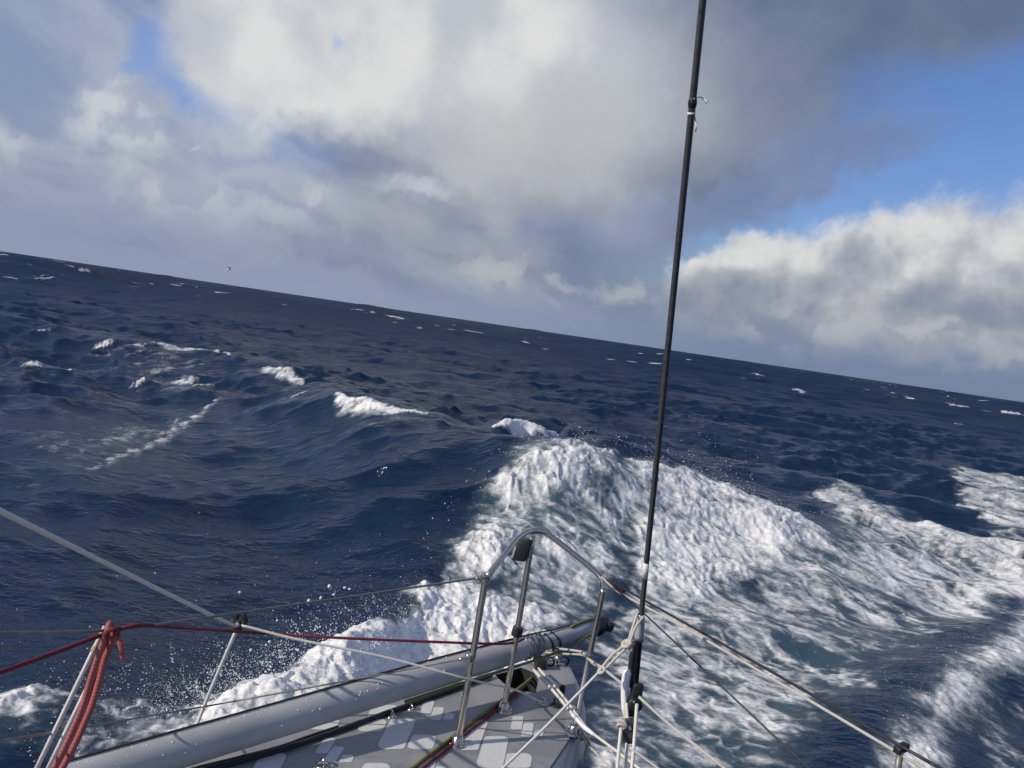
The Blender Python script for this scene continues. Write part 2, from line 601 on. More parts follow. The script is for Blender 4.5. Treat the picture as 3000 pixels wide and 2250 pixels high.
def box(c, ax, ay, az_, bevel=0.18):
    """rounded block: centre, three half-axis vectors"""
    c, ax, ay, az_ = [np.array(q, float) for q in (c, ax, ay, az_)]
    bm = bmesh.new()
    bmesh.ops.create_cube(bm, size=2)
    bmesh.ops.bevel(bm, geom=bm.edges[:], offset=bevel, segments=2, affect='EDGES', profile=0.5)
    V = [c + ax * v.co.x + ay * v.co.y + az_ * v.co.z for v in bm.verts]
    F = [tuple(v.index for v in f.verts) for f in bm.faces]
    bm.free()
    return V, F, [(0, 0)] * len(V)


def ring(c, nrm, rad, r, seg=20, arc=1.0):
    c, nrm = np.array(c, float), np.array(nrm, float)
    nrm /= np.linalg.norm(nrm)
    a = np.cross(nrm, [0.3, 0.2, 0.9])
    a /= np.linalg.norm(a)
    b = np.cross(nrm, a)
    pth = [c + (a * math.cos(t) + b * math.sin(t)) * rad for t in np.linspace(0, 2 * math.pi * arc, seg)]
    return sweep(pth, r, 8)


def lathe(base, axis, prof, seg=20):
    """prof: list of (distance along axis, radius)"""
    base, axis = np.array(base, float), np.array(axis, float)
    axis /= np.linalg.norm(axis)
    return sweep([base + axis * (h + 1e-6 * k) for k, (h, r) in enumerate(prof)], [r for h, r in prof], seg)


# ------------------------------------------------------------------ noise for the sea
PERM = rng.permutation(4096).astype(np.int32)
GA = rng.uniform(0, 2 * math.pi, 4096)
GX, GY = np.cos(GA).astype(np.float32), np.sin(GA).astype(np.float32)


def perlin(x, y, seed=0):
    x, y = np.asarray(x, np.float32), np.asarray(y, np.float32)
    flx, fly = np.floor(x), np.floor(y)
    fx, fy = x - flx, y - fly
    ix = (flx.astype(np.int32) + seed * 131) & 4095
    iy = fly.astype(np.int32)
    p0, p1 = PERM[ix], PERM[(ix + 1) & 4095]
    h00, h10 = (p0 + iy) & 4095, (p1 + iy) & 4095
    h01, h11 = (h00 + 1) & 4095, (h10 + 1) & 4095
    h00, h10, h01, h11 = PERM[h00], PERM[h10], PERM[h01], PERM[h11]
    u = fx * fx * fx * (fx * (fx * 6 - 15) + 10)
    v = fy * fy * fy * (fy * (fy * 6 - 15) + 10)
    gx, gy = fx - 1, fy - 1
    a = GX[h00] * fx + GY[h00] * fy
    a += u * (GX[h10] * gx + GY[h10] * fy - a)
    b = GX[h01] * fx + GY[h01] * gy
    b += u * (GX[h11] * gx + GY[h11] * gy - b)
    return (a + v * (b - a)) * 1.5


def fbm(x, y, octv=4, seed=0, gain=0.5, ridged=False):
    s, a, t = 0.0, 1.0, 0.0
    for k in range(octv):
        n = perlin(x, y, seed + k * 17)
        if ridged:
            n = 1 - 2 * np.abs(n)
        s = s + a * n
        t += a
        a *= gain
        x, y = x * 2.03 + 3.1, y * 2.03 - 1.7
    return s / t


def sst(x, lo, hi):
    t = np.clip((x - lo) / (hi - lo), 0, 1)
    return t * t * (3 - 2 * t)


def poly_dist(x, y, poly):
    """signed distance to a polygon, positive inside"""
    p = np.array(poly, np.float32)
    d = np.full(x.shape, 1e9, np.float32)
    inside = np.zeros(x.shape, bool)
    n = len(p)
    for i in range(n):
        a, b = p[i], p[(i + 1) % n]
        ex, ey = b - a
        wx, wy = x - a[0], y - a[1]
        t = np.clip((wx * ex + wy * ey) / (ex * ex + ey * ey + 1e-9), 0, 1)
        d = np.minimum(d, np.hypot(wx - ex * t, wy - ey * t))
        c = ((a[1] > y) != (b[1] > y)) & (x < (b[0] - a[0]) * (y - a[1]) / (b[1] - a[1] + 1e-12) + a[0])
        inside ^= c
    return np.where(inside, d, -d)


def line_dist(x, y, pts):
    """distance to a polyline, side (positive on its left) and the third value interpolated along it"""
    d = np.full(x.shape, 1e9, np.float32)
    s = np.zeros(x.shape, np.float32)
    w = np.zeros(x.shape, np.float32)
    for i in range(len(pts) - 1):
        a, b = pts[i], pts[i + 1]
        ex, ey = b[0] - a[0], b[1] - a[1]
        wx, wy = x - a[0], y - a[1]
        t = np.clip((wx * ex + wy * ey) / (ex * ex + ey * ey), 0, 1)
        q = np.hypot(wx - ex * t, wy - ey * t)
        k = q < d
        d = np.where(k, q, d)
        s = np.where(k, np.sign(ex * wy - ey * wx), s)
        w = np.where(k, a[2] + (b[2] - a[2]) * t, w)
    return d, s, w


# ------------------------------------------------------------------ the sea
def pz(px, py, z):
    p = at_z(px, py, z)
    return (p[0], p[1], z)


# crest of the wave that the bow has just met (photo pixel, height of the crest)
CREST = [pz(-250, 900, 0.35), pz(450, 1008, 0.60), pz(800, 1070, 0.78), pz(1130, 1195, 1.02), pz(1450, 1270, 1.15), pz(1600, 1290, 1.25), pz(1720, 1288, 1.25), pz(1900, 1345, 1.05),
         pz(2180, 1440, 0.70), pz(2420, 1510, 0.38), pz(2600, 1580, 0.15), pz(2900, 1720, 0.0)]
# smaller ridges: a second one off to starboard, the sheet of water thrown up at the lower right, the port bow wave
CREST2 = [pz(2300, 1440, 0.05), pz(2450, 1435, 0.12), pz(2700, 1530, 0.12), pz(3000, 1640, 0.10), pz(3300, 1760, 0.1)]
CREST3 = [pz(3100, 1650, 0.1), pz(2960, 1790, 0.16), pz(2860, 1900, 0.2), pz(2700, 2010, 0.2), pz(2600, 2180, 0.15), pz(2560, 2330, 0.1)]
CREST4 = [pz(1330, 1745, 0.0), pz(1230, 1775, 0.20), pz(1080, 1820, 0.36), pz(930, 1925, 0.33), pz(740, 2020, 0.24), pz(520, 2110, 0.12), pz(200, 2090, 0.16), pz(40, 2080, 0.14), pz(-200, 2150, 0.1)]


CREST5 = [pz(1400, 1272, 0.6), pz(1470, 1250, 0.98), pz(1545, 1236, 1.06), pz(1620, 1255, 1.0), pz(1700, 1275, 0.6)]


def ridge(x, y, pts, front, back, p=2.0, along_y=False):
    """a wave crest given as points (x, y, height); front = its width towards the boat"""
    q = np.array(smooth_path(pts, 6))
    if along_y:
        q = q[:, (1, 0, 2)]
        x, y = y, x
    q = q[np.argsort(q[:, 0])]
    for _ in range(2):
        q[1:-1, 1:] = (q[:-2, 1:] + 2 * q[1:-1, 1:] + q[2:, 1:]) / 4
    c = np.interp(x, q[:, 0], q[:, 1])
    h = np.interp(x, q[:, 0], q[:, 2])
    sg = np.clip(np.gradient(q[:, 1], q[:, 0] + np.arange(len(q)) * 1e-6), -1.5, 1.5)
    for _ in range(60):
        sg[1:-1] = (sg[:-2] + 2 * sg[1:-1] + sg[2:]) / 4
    sl = np.interp(x, q[:, 0], sg)
    d = (y - c) / np.sqrt(1 + sl ** 2)
    ends = sst(x, q[0, 0] - 1.0, q[0, 0] + 0.3) * (1 - sst(x, q[-1, 0] - 0.3, q[-1, 0] + 1.0))
    return (h * ends * np.exp(-(np.abs(d) / np.where(d < 0, front, back)) ** p)).astype(np.float32)


def big_height(x, y):
    """the large shapes of the sea near the boat"""
    x, y = np.asarray(x, np.float32), np.asarray(y, np.float32)
    wob = fbm(x * 0.5, y * 0.5, 3, 91) * 0.35
    zs = [ridge(x, y + wob, CREST, 2.0, 2.9, 1.8), ridge(x, y + wob * 0.5, CREST2, 1.0, 1.6), ridge(x + wob * 0.3, y, CREST3, 0.55, 0.5, 2.0, True), ridge(x, y + wob * 0.3, CREST4, 0.9, 0.8, 1.8), ridge(x, y, CREST5, 0.8, 1.3)]
    return sum(np.maximum(q, 0) ** 3 for q in zs) ** (1 / 3)


def surf(px, py):
    """where the line of sight of a photo pixel meets the large sea shape"""
    r = ray(px, py)
    t = np.geomspace(2.0, 300.0, 3000)
    x, y, z = r[0] * t, r[1] * t, CAM_H + r[2] * t
    h = big_height(x.astype(np.float32), y.astype(np.float32))
    k = np.argmax(z < h)
    return (float(x[k]), float(y[k]))


# polar sheet, fine where the wave breaks and coarse far off
def spaced(r0, r1, ratio):
    n = max(2, int(math.log(r1 / r0) / ratio))
    return list(np.geomspace(r0, r1, n, endpoint=False))


rad = spaced(0.7, 2.4, 0.02) + spaced(2.4, 14, 0.0036) + spaced(14, 60, 0.007) + spaced(60, 600, 0.013) + spaced(600, 26000, 0.05) + [26000]
ang = np.concatenate([np.linspace(-180, -44, 60, endpoint=False), np.linspace(-44, 44, 960), np.linspace(44, 180, 61)[1:-1]])
rad = np.array(rad, np.float32)
angr = np.radians(ang).astype(np.float32)
NR, NA = len(rad), len(angr)
RR, AA = np.meshgrid(rad, angr, indexing='ij')
X = (RR * np.sin(AA)).astype(np.float32)
Y = (RR * np.cos(AA)).astype(np.float32)
cell = np.maximum(np.gradient(rad)[:, None] * 0.6, RR * R(0.1)).astype(np.float32)
NN = int(np.searchsorted(rad, 48.0))            # rows near the boat
Xn, Yn, Rn = X[:NN], Y[:NN], RR[:NN]

Z = np.zeros_like(X)
Z[:NN] = big_height(Xn, Yn)
wild = sst(RR, 5.0, 16.0) * 0.45 + 0.55
big_wild = sst(RR, 12.0, 40.0) * 0.9
DX = np.zeros_like(X)
DY = np.zeros_like(X)
crest = np.zeros_like(X)
wind = math.atan2(-0.80, -0.45)
lams = np.concatenate([np.geomspace(0.28, 5.0, 46), np.geomspace(5.5, 30, 12)])
patchy = 0.8 + 0.7 * perlin(X * 0.13, Y * 0.13, 5) + 0.4 * perlin(X * 0.5, Y * 0.5, 6)
for lam in lams:
    k = 2 * math.pi / lam
    th = wind + rng.normal(0, 0.40 if lam > 4 else 0.65)
    a = min((0.0122 if lam < 2.0 else 0.0070) * lam, 0.042)
    ph = rng.uniform(0, 6.283)
    r_hi = int(np.searchsorted(-sst(lam / cell[:, NA // 2], 1.8, 4.0), -1e-4)) or 1
    sl_ = slice(0, max(r_hi, 2))
    w = sst(lam / cell[sl_], 1.8, 4.0) * (big_wild if lam > 8 else wild)[sl_]
    if lam < 3:
        w = w * patchy[sl_]
    arg = (k * (math.cos(th) * X[sl_] + math.sin(th) * Y[sl_]) + ph).astype(np.float32)
    c, s = np.cos(arg), np.sin(arg)
    Z[sl_] += a * w * c
    DX[sl_] -= a * w * s * math.cos(th) * 0.9
    DY[sl_] -= a * w * s * math.sin(th) * 0.9
    if lam > 1.8:
        crest[sl_] += a * k * w * c

for lam in (44.0, 57.0, 71.0, 96.0):
    th = wind + rng.normal(0, 0.5)
    Z += 0.72 * sst(RR, 60, 260) * np.cos(2 * math.pi / lam * (math.cos(th) * X + math.sin(th) * Y) + rng.uniform(0, 6)) * sst(lam / cell, 2.0, 4.0)

# ---- foam cover
foam = np.zeros_like(X)
aer = np.zeros_like(X)
lump = np.zeros_like(X)
fN, aN, lN = foam[:NN], aer[:NN], lump[:NN]
nA = fbm(Xn * 1.3, Yn * 1.3, 5, 3)
nB = fbm(Xn * 4.5, Yn * 4.5, 4, 21)
nC = fbm(Xn * 11, Yn * 11, 3, 43)
nL = fbm(Xn * 0.42 + 3, Yn * 0.42, 3, 8)
nR = fbm(Xn * 3.0 + nA, Yn * 3.0 - nA, 4, 55, ridged=True)




def worley(x, y, seed):
    """distance to the nearest and second nearest scattered point"""
    x, y = np.asarray(x, np.float32), np.asarray(y, np.float32)
    fx, fy = np.floor(x), np.floor(y)
    ix, iy = fx.astype(np.int32), fy.astype(np.int32)
    f1 = np.full(x.shape, 9.0, np.float32)
    f2 = f1.copy()
    for dx in (-1, 0, 1):
        for dy in (-1, 0, 1):
            h = PERM[(PERM[(ix + dx + seed * 57) & 4095] + iy + dy) & 4095]
            q = np.hypot(fx + dx + 0.5 + 0.45 * GX[h] - x, fy + dy + 0.5 + 0.45 * GY[h] - y)
            f2 = np.minimum(f2, np.maximum(f1, q))
            f1 = np.minimum(f1, q)
    return f1, f2


NL = int(np.searchsorted(rad, 17.0))
(lx0, ly0), (lx1, ly1) = surf(1950, 1650), surf(2650, 2000)
lu = np.array([lx1 - lx0, ly1 - ly0])
lu /= np.linalg.norm(lu)
xl, yl = Xn[:NL], Yn[:NL]
Ul, Vl = xl * lu[0] + yl * lu[1], -xl * lu[1] + yl * lu[0]
wx, wy = fbm(xl * 1.7, yl * 1.7, 3, 101) * 0.8, fbm(xl * 1.7, yl * 1.7, 3, 102) * 0.8
LACE = np.zeros_like(Xn)
f1, f2 = worley(Ul * 1.3 + wx, Vl * 2.2 + wy, 3)
LACE[:NL] = 1 - sst(f2 - f1, 0.0, 0.34)
f1, f2 = worley(Ul * 3.4 + wx * 1.5, Vl * 5.2 + wy * 1.5, 5)
LACE[:NL] = np.maximum(LACE[:NL], 0.85 * (1 - sst(f2 - f1, 0.0, 0.36)))
f1, f2 = worley(Ul * 8.5 + wx * 3, Vl * 11 + wy * 3, 6)
HOLES = np.zeros_like(Xn)
HOLES[:NL] = 1 - sst(f1, 0.12, 0.55)


def region(pix, strength, feather=0.25, rag=0.5, a=0.6, lm=0.6, streak=None, lace=0.0):
    poly = [surf(*p) for p in pix]
    pa = np.array(poly)
    rmax = np.hypot(pa[:, 0], pa[:, 1]).max() + 1.5
    k = slice(0, min(NN, int(np.searchsorted(rad, rmax)) + 1))
    x, y, na, nb, nr = Xn[k], Yn[k], nA[k], nB[k], nR[k]
    d = poly_dist(x, y, poly) + (na * 0.6 + nb * 0.4 + nC[k] * 0.12) * rag
    m = sst(d, -feather * 0.3, feather)
    if streak is not None:
        (x0, y0), (x1, y1) = surf(*streak[0]), surf(*streak[1])
        L = math.hypot(x1 - x0, y1 - y0)
        ux, uy = (x1 - x0) / L, (y1 - y0) / L
        U_, V_ = x * ux + y * uy, -x * uy + y * ux
        n = fbm(U_ * 0.8 + na * 0.5, V_ * 3.0 + na * 0.8, 5, 71)
        r_ = fbm(U_ * 1.3 + na * 0.4, V_ * 3.2 + na * 0.5, 4, 33, ridged=True)
        cov = strength + n * 0.55 + (r_ - 0.2) * 0.45 + nb * 0.12
    else:
        cov = strength + na * 0.45 + (nr - 0.2) * 0.35 + nb * 0.15
    cov = cov + lace * (LACE[k] - 0.5) - 0.16 * HOLES[k] + 0.28 * nL[k]
    f = np.clip(m * cov, 0, 1.2)
    fN[k] = np.maximum(fN[k], f)
    aN[k] = np.maximum(aN[k], m * a)
    lN[k] = np.maximum(lN[k], m * lm * np.clip(cov, 0, 1))


# the breaking head and shoulders of the bow wave
region([(1200, 1790), (1275, 1700), (1285, 1600), (1390, 1480), (1440, 1400), (1490, 1335), (1600, 1292), (1720, 1290), (1830, 1320), (1800, 1420), (1640, 1480), (1560, 1560), (1480, 1700)], 0.72, 0.3, 0.35, 0.9, 1.0, lace=0.3)
region([(1800, 1315), (1900, 1345), (2050, 1400), (2180, 1440), (2330, 1490), (2440, 1560), (2500, 1640), (2380, 1640), (2250, 1680), (2150, 1760), (2000, 1800), (1880, 1740), (1820, 1620), (1860, 1480)],
       0.80, 0.35, 0.35, 0.9, 0.9, streak=((1900, 1480), (2400, 1620)), lace=0.3)
region([(1500, 1305), (1900, 1350), (1980, 1500), (1850, 1750), (1760, 1850), (1640, 1880), (1420, 1800), (1420, 1550)], 0.42, 0.5, 0.5, 1.0, 0.6, streak=((1600, 1350), (1950, 1560)), lace=0.45)
region([(2150, 1560), (2480, 1540), (2760, 1660), (2760, 1800), (2400, 1800), (2150, 1760)], 0.47, 0.7, 0.6, 0.8, 0.5, streak=((1950, 1600), (2650, 1880)), lace=0.25)
# foam thrown out along the port bow
region([(1320, 1680), (1200, 1735), (1090, 1780), (1000, 1830), (930, 1890), (820, 1960), (690, 2010), (600, 2110), (700, 2200), (1000, 2120), (1400, 2000), (1640, 1930), (1600, 1800), (1480, 1740)], 0.98, 0.25, 0.45, 1.0, 1.0, lace=0.12)
region([(860, 1930), (700, 1990), (560, 2040), (300, 2060), (180, 2110), (-60, 2040), (-100, 2300), (400, 2300), (800, 2150)], 0.44, 0.3, 0.6, 0.45, 0.8, lace=0.6)
region([(-100, 2060), (60, 2040), (150, 2060), (190, 2120), (60, 2180), (-100, 2150)], 0.60, 0.2, 0.5, 0.6, 0.8, lace=0.5)
# broken foam trailing away to starboard
region([(1830, 1620), (2100, 1700), (2420, 1640), (2700, 1780), (2780, 1850), (2600, 2000), (2480, 2150), (2350, 2330), (1700, 2330), (1700, 1850)], 0.36, 0.5, 0.7, 0.6, 0.35, streak=((1950, 1650), (2650, 2000)), lace=0.42)
region([(1900, 1680), (2300, 1680), (2500, 1700), (2600, 1800), (2350, 1850), (2100, 1830)], 0.50, 0.6, 0.6, 0.8, 0.4, streak=((1950, 1650), (2650, 1900)))
region([(2350, 1440), (2600, 1480), (3100, 1640), (3100, 1780), (2880, 1830), (2700, 1800), (2480, 1660)], 0.52, 0.5, 0.6, 0.55, 0.3, streak=((2450, 1500), (3000, 1760)), lace=0.3)
region([(2330, 1440), (2460, 1425), (2700, 1520), (3050, 1660), (3050, 1730), (2700, 1590), (2400, 1490)], 0.52, 0.25, 0.4, 0.5, 0.4, streak=((2400, 1440), (3000, 1690)))
region([(2780, 1350), (2900, 1370), (3100, 1400), (3100, 1600), (2950, 1580), (2800, 1480)], 0.48, 0.4, 0.9, 0.4, 0.4, streak=((2750, 1380), (3050, 1440)))
region([(3080, 1670), (2950, 1760), (2880, 1850), (2690, 1970), (2580, 2130), (2540, 2320), (2800, 2320), (2890, 2090), (3080, 1930)], 1.02, 0.5, 0.3, 1.0, 0.6, lace=0.3)
region([(2850, 2080), (3100, 1950), (3100, 2330), (2760, 2330)], 0.30, 0.5, 0.5, 0.3, 0.2, streak=((2900, 2020), (3000, 2300)), lace=0.5)
region([(1700, 2170), (1790, 2190), (1880, 2290), (1700, 2290)], 0.75, 0.15, 0.15, 0.9, 0.6)
# long foam line and flecks off to port
gl = [surf(*p) + (1,) for p in ((255, 1385), (330, 1355), (480, 1290), (540, 1240), (600, 1195), (640, 1170))]
d, _, _ = line_dist(Xn + nB * 0.16 + nC * 0.05, Yn + nA * 0.3 + nB * 0.1, gl)
fN[:] = np.maximum(fN, sst(0.09 - d, -0.10, 0.10) * (0.55 + nB * 0.6 + nC * 0.3))
region([(-60, 1430), (40, 1300), (300, 1240), (620, 1150), (600, 1260), (260, 1400), (120, 1440)], 0.11, 0.6, 0.5, 0.15, 0.1, streak=((100, 1400), (600, 1200)))
region([(-60, 1100), (100, 1060), (320, 1020), (640, 1040), (640, 1180), (520, 1180), (300, 1090), (-60, 1140)], 0.04, 0.6, 0.5, 0.05, 0.1, streak=((0, 1110), (640, 1050)))



def crest_foam(pix, width, strength=0.95):
    """white water spilling down the near side of a breaking crest"""
    pts = [surf(*p) for p in pix]
    pts = smooth_path([(p[0], p[1], w) for p, w in zip(pts, np.interp(np.linspace(0, 1, len(pts)), [0, 0.3, 0.7, 1], [0.3, 1.0, 0.9, 0.15]))], 5)
    d_, s_, w_ = line_dist(Xn, Yn + nB * 0.10 + nA * 0.12, pts)
    side_ = np.where(s_ < 0, 1.0, 2.2)           # falls off quickly behind the crest
    m = sst(1.0 - d_ * side_ / (width * np.maximum(w_, 0.05)), 0.0, 0.8)
    fN[:] = np.maximum(fN, m * (strength - 0.22 + nB * 0.7 + nC * 0.45 + nR * 0.12))
    lN[:] = np.maximum(lN, m * 0.8)
    aN[:] = np.maximum(aN, m * 0.5)


crest_foam([(1455, 1250), (1500, 1238), (1545, 1236), (1590, 1244), (1640, 1262)], 0.55, 1.1)
crest_foam([(985, 1180), (1020, 1188), (1060, 1196), (1120, 1205), (1180, 1208), (1250, 1222)], 0.46, 1.0)
crest_foam([(445, 1006), (500, 1014), (550, 1022), (610, 1030), (665, 1042)], 0.60, 0.9)
crest_foam([(755, 1070), (800, 1080), (840, 1094), (900, 1108)], 0.46, 0.85)

# ---- whitecaps: the individual ones of the photograph, then the random crests of the open sea
CAPS = [(560, 1108, 34), (610, 1132, 22), (120, 1082, 44), (200, 1068, 24), (330, 1012, 20), (420, 1014, 16), (140, 970, 12), (1170, 935, 55), (1400, 975, 40), (1545, 1000, 30),
        (1320, 910, 24), (770, 862, 20), (420, 803, 14), (890, 890, 18), (1060, 918, 16), (1870, 1018, 26), (1935, 1030, 30), (2000, 1043, 24), (1650, 985, 16), (2310, 1093, 36),
        (2480, 1118, 54), (2530, 1128, 26), (2330, 1142, 24), (2800, 1240, 24), (2650, 1170, 20), (2780, 1195, 20), (2950, 1215, 34), (130, 805, 18), (250, 790, 14), (30, 765, 10), (640, 836, 16),
        (420, 1130, 18), (900, 1142, 24), (2210, 1100, 14), (150, 823, 20), (60, 820, 16), (1100, 925, 12)]
for ci, (px, py, w) in enumerate(CAPS):
    p = surf(px, py + 4)
    dist = math.hypot(*p)
    if dist > 250:
        p = at_z(px, py + 10, 0.1)[:2]
        dist = min(math.hypot(*p), 500)
    cx, cy = p
    hw = w * dist / FPX * 1.05
    dd = max(0.10 * hw, 0.010 * dist)
    r0, r1 = np.searchsorted(rad, [dist - 2.5 * hw - 6 * dd, dist + 2.5 * hw + 6 * dd])
    c0, c1 = np.searchsorted(angr, [math.atan2(cx, cy) - 3.0 * hw / dist, math.atan2(cx, cy) + 3.0 * hw / dist])
    k = (slice(max(r0, 0), r1), slice(c0, c1))
    x, y = X[k] - cx, Y[k] - cy
    if x.size == 0:
        continue
    ux, uy = (0.90, -0.43) if px < 1700 else (0.97, 0.1)
    U_, V_ = x * ux + y * uy, -x * uy + y * ux
    f1 = fbm(x * 2.2 / hw + ci * 9.1, y * 2.2 / hw, 4, 9)
    f2 = fbm(x * 4 / hw + ci * 3.7, y * 4.0 / hw, 3, 19)
    V_ = V_ + f1 * 0.5 * hw
    q = np.hypot(U_ / hw, (V_ + 0.9 * dd) / (dd * 2.2)) + f1 * 0.8 + f2 * 0.5
    foam[k] = np.maximum(foam[k], sst(1.0 - q, -0.15, 0.95) * 0.92)
    Z[k] += np.exp(-(U_ / hw) ** 2 - (V_ / (dd * 2.2)) ** 2) * (0 if dist < 14 else min(0.07 * hw + 0.0022 * dist, 0.5)) * (1 + 0.8 * f2)
gust = perlin(X * 0.02, Y * 0.02, 77) + 0.5 * perlin(X * 0.07, Y * 0.07, 78)
cap = crest * (1 + 0.3 * gust) + 0.14 * fbm(X * 0.8, Y * 0.8, 4, 12)
foam = np.maximum(foam, sst(cap, 0.46, 0.66) * sst(RR, 14, 30) * 0.85)
fleck = fbm(X * 0.16, Y * 0.16, 3, 61) + 0.25 * gust
foam = np.maximum(foam, sst(fleck, 0.42, 0.62) * sst(RR, 60, 120) * 0.8)
fN, lN = foam[:NN], lump[:NN]
fN[:] = np.maximum(fN, 0.50 * sst(fbm(Xn * 2.2, Yn * 1.2, 4, 4), 0.58, 0.78) * sst(Rn, 5, 9) * (1 - sst(Rn, 25, 45)))

# ---- relief of the foam: heaped, cellular
rel = (nR * 0.5 + 0.1) * 0.05 + (0.6 - np.abs(nB)) * 0.035 + (0.5 - np.abs(nC)) * 0.022 + (0.5 - np.abs(perlin(Xn * 26, Yn * 26, 47))) * 0.008
tear = fbm(Xn * 2.6 + 5, Yn * 2.6, 4, 131, gain=0.6)
calm = 0.5 + 0.5 * sst(Rn, 4.5, 7.5)
Z[:NN] += np.clip(fN, 0, 1) * lN * rel * calm + lN * nA * 0.08 * calm + lN * tear * 0.10 * (1 - sst(Rn, 5.5, 8.0)) - lN * HOLES * 0.02
far = sst(np.log(RR), math.log(11), math.log(150))

V = np.stack([X + DX, Y + DY, Z], -1).reshape(-1, 3)
idx = np.arange(NR * NA).reshape(NR, NA)
a0, b0 = idx[:-1], idx[1:]
quads = np.stack([a0, b0, np.roll(b0, -1, 1), np.roll(a0, -1, 1)], -1).reshape(-1, 4)
me = bpy.data.meshes.new('sea')
me.vertices.add(len(V))
me.vertices.foreach_set('co', V.astype(np.float32).ravel())
me.loops.add(quads.size)
me.loops.foreach_set('vertex_index', quads.astype(np.int32).ravel())
me.polygons.add(len(quads))
me.polygons.foreach_set('loop_start', np.arange(0, quads.size, 4, dtype=np.int32))
me.polygons.foreach_set('use_smooth', np.ones(len(quads), bool))
me.update(calc_edges=True)
for nm, arr in (('foam', foam), ('aer', aer), ('far', far)):
    at = me.attributes.new(nm, 'FLOAT', 'POINT')
    at.data.foreach_set('value', np.clip(arr, 0, 1).astype(np.float32).ravel())
me.materials.append(M['water'])
sea = bpy.data.objects.new('sea', me)
COL.objects.link(sea)
tag(sea, kind='structure')

# ------------------------------------------------------------------ the boat
DZ = CAM_H - 1.4                                     # deck level


def Y_(px, py, y):
    return at_y(px, py, y)


def D_(px, py, h=0.0):
    return at_z(px, py, DZ + h)


boat = empty('sailboat', 'grey sailboat bow with white deck patches and a steel pulpit', 'sailboat')

star = [D_(1625, 1938), D_(1661, 1947), D_(1684, 2000), D_(1694, 2050), D_(1692, 2110), D_(1668, 2165), D_(1610, 2250), D_(1540, 2370)]
star = [p[:2] for p in star] + [(0.20, 1.5), (0.22, 0.6), (0.2, -0.6), (0.0, -3.2)]
port = [D_(1527, 1953), D_(1385, 1993), D_(1060, 2058), D_(740, 2122), D_(520, 2172), D_(330, 2230)]
port = [p[:2] for p in port] + [(-1.55, 1.35), (-2.1, 0.4), (-2.35, -0.8), (-2.4, -3.2)]
outline = [np.array(p) for p in star + port[::-1]]
hole = [D_(*p)[:2] for p in ((1450, 1977), (1524, 1954.5), (1564, 1971), (1577, 1992), (1569, 2032), (1497, 2015), (1472, 1999))]
# deck sheet with the open locker cut out of it
bm = bmesh.new()
oe = []
for loop in (outline, hole):
    vs = [bm.verts.new((p[0], p[1], DZ)) for p in loop]
    oe += [bm.edges.new((vs[i], vs[(i + 1) % len(vs)])) for i in range(len(vs))]
bmesh.ops.triangle_fill(bm, use_beauty=True, use_dissolve=False, edges=oe)
bmesh.ops.recalc_face_normals(bm, faces=bm.faces[:])
bm.verts.index_update()
dv = [v.co[:] for v in bm.verts]
df = [tuple(v.index for v in f.verts) for f in bm.faces]
bm.free()
deck = link('deck', dv, df, M['deck'], boat, smooth=False)
# locker well
nh = len(hole)
hv = [(p[0], p[1], DZ - 0.003) for p in hole] + [(p[0], p[1], DZ - 0.25) for p in hole]
hf = [(i, (i + 1) % nh, nh + (i + 1) % nh, nh + i) for i in range(nh)] + [tuple(range(nh, 2 * nh))]
link('locker_well', hv, hf, M['dark'], boat, smooth=False)
# hull: rounded shoulder, topsides, bottom
nO = len(outline)
nor = []
for i in range(nO):
    t = outline[(i + 1) % nO] - outline[i - 1]
    nn = np.array([t[1], -t[0]])
    nor.append(nn / np.linalg.norm(nn))
if poly_dist(np.array([outline[3][0] + nor[3][0] * 0.02]), np.array([outline[3][1] + nor[3][1] * 0.02]), outline)[0] > 0:
    nor = [-q for q in nor]
flare = [1.0] * nO
for i in (5, 6, 7, 8, 9, 10):
    flare[i] = (1.0, 2.0, 3.5, 6, 8, 9)[i - 5]
hv, hf = [], []
prof = [(0.0, -0.004), (0.018, -0.012), (0.032, -0.032), (0.040, -0.065), (0.043, -0.12), (0.03, -0.5), (-0.05, -0.95), (-0.2, -1.5)]
for off, dz in prof:
    for i in range(nO):
        q = outline[i] + nor[i] * off * (flare[i] if off > 0 else 1.0)
        hv.append((q[0], q[1], DZ + dz))
for k in range(len(prof) - 1):
    for i in range(nO):
        a, b = k * nO + i, k * nO + (i + 1) % nO
        hf.append((a, b, b + nO, a + nO))
hull = link('hull', hv, hf, M['hull'], boat)

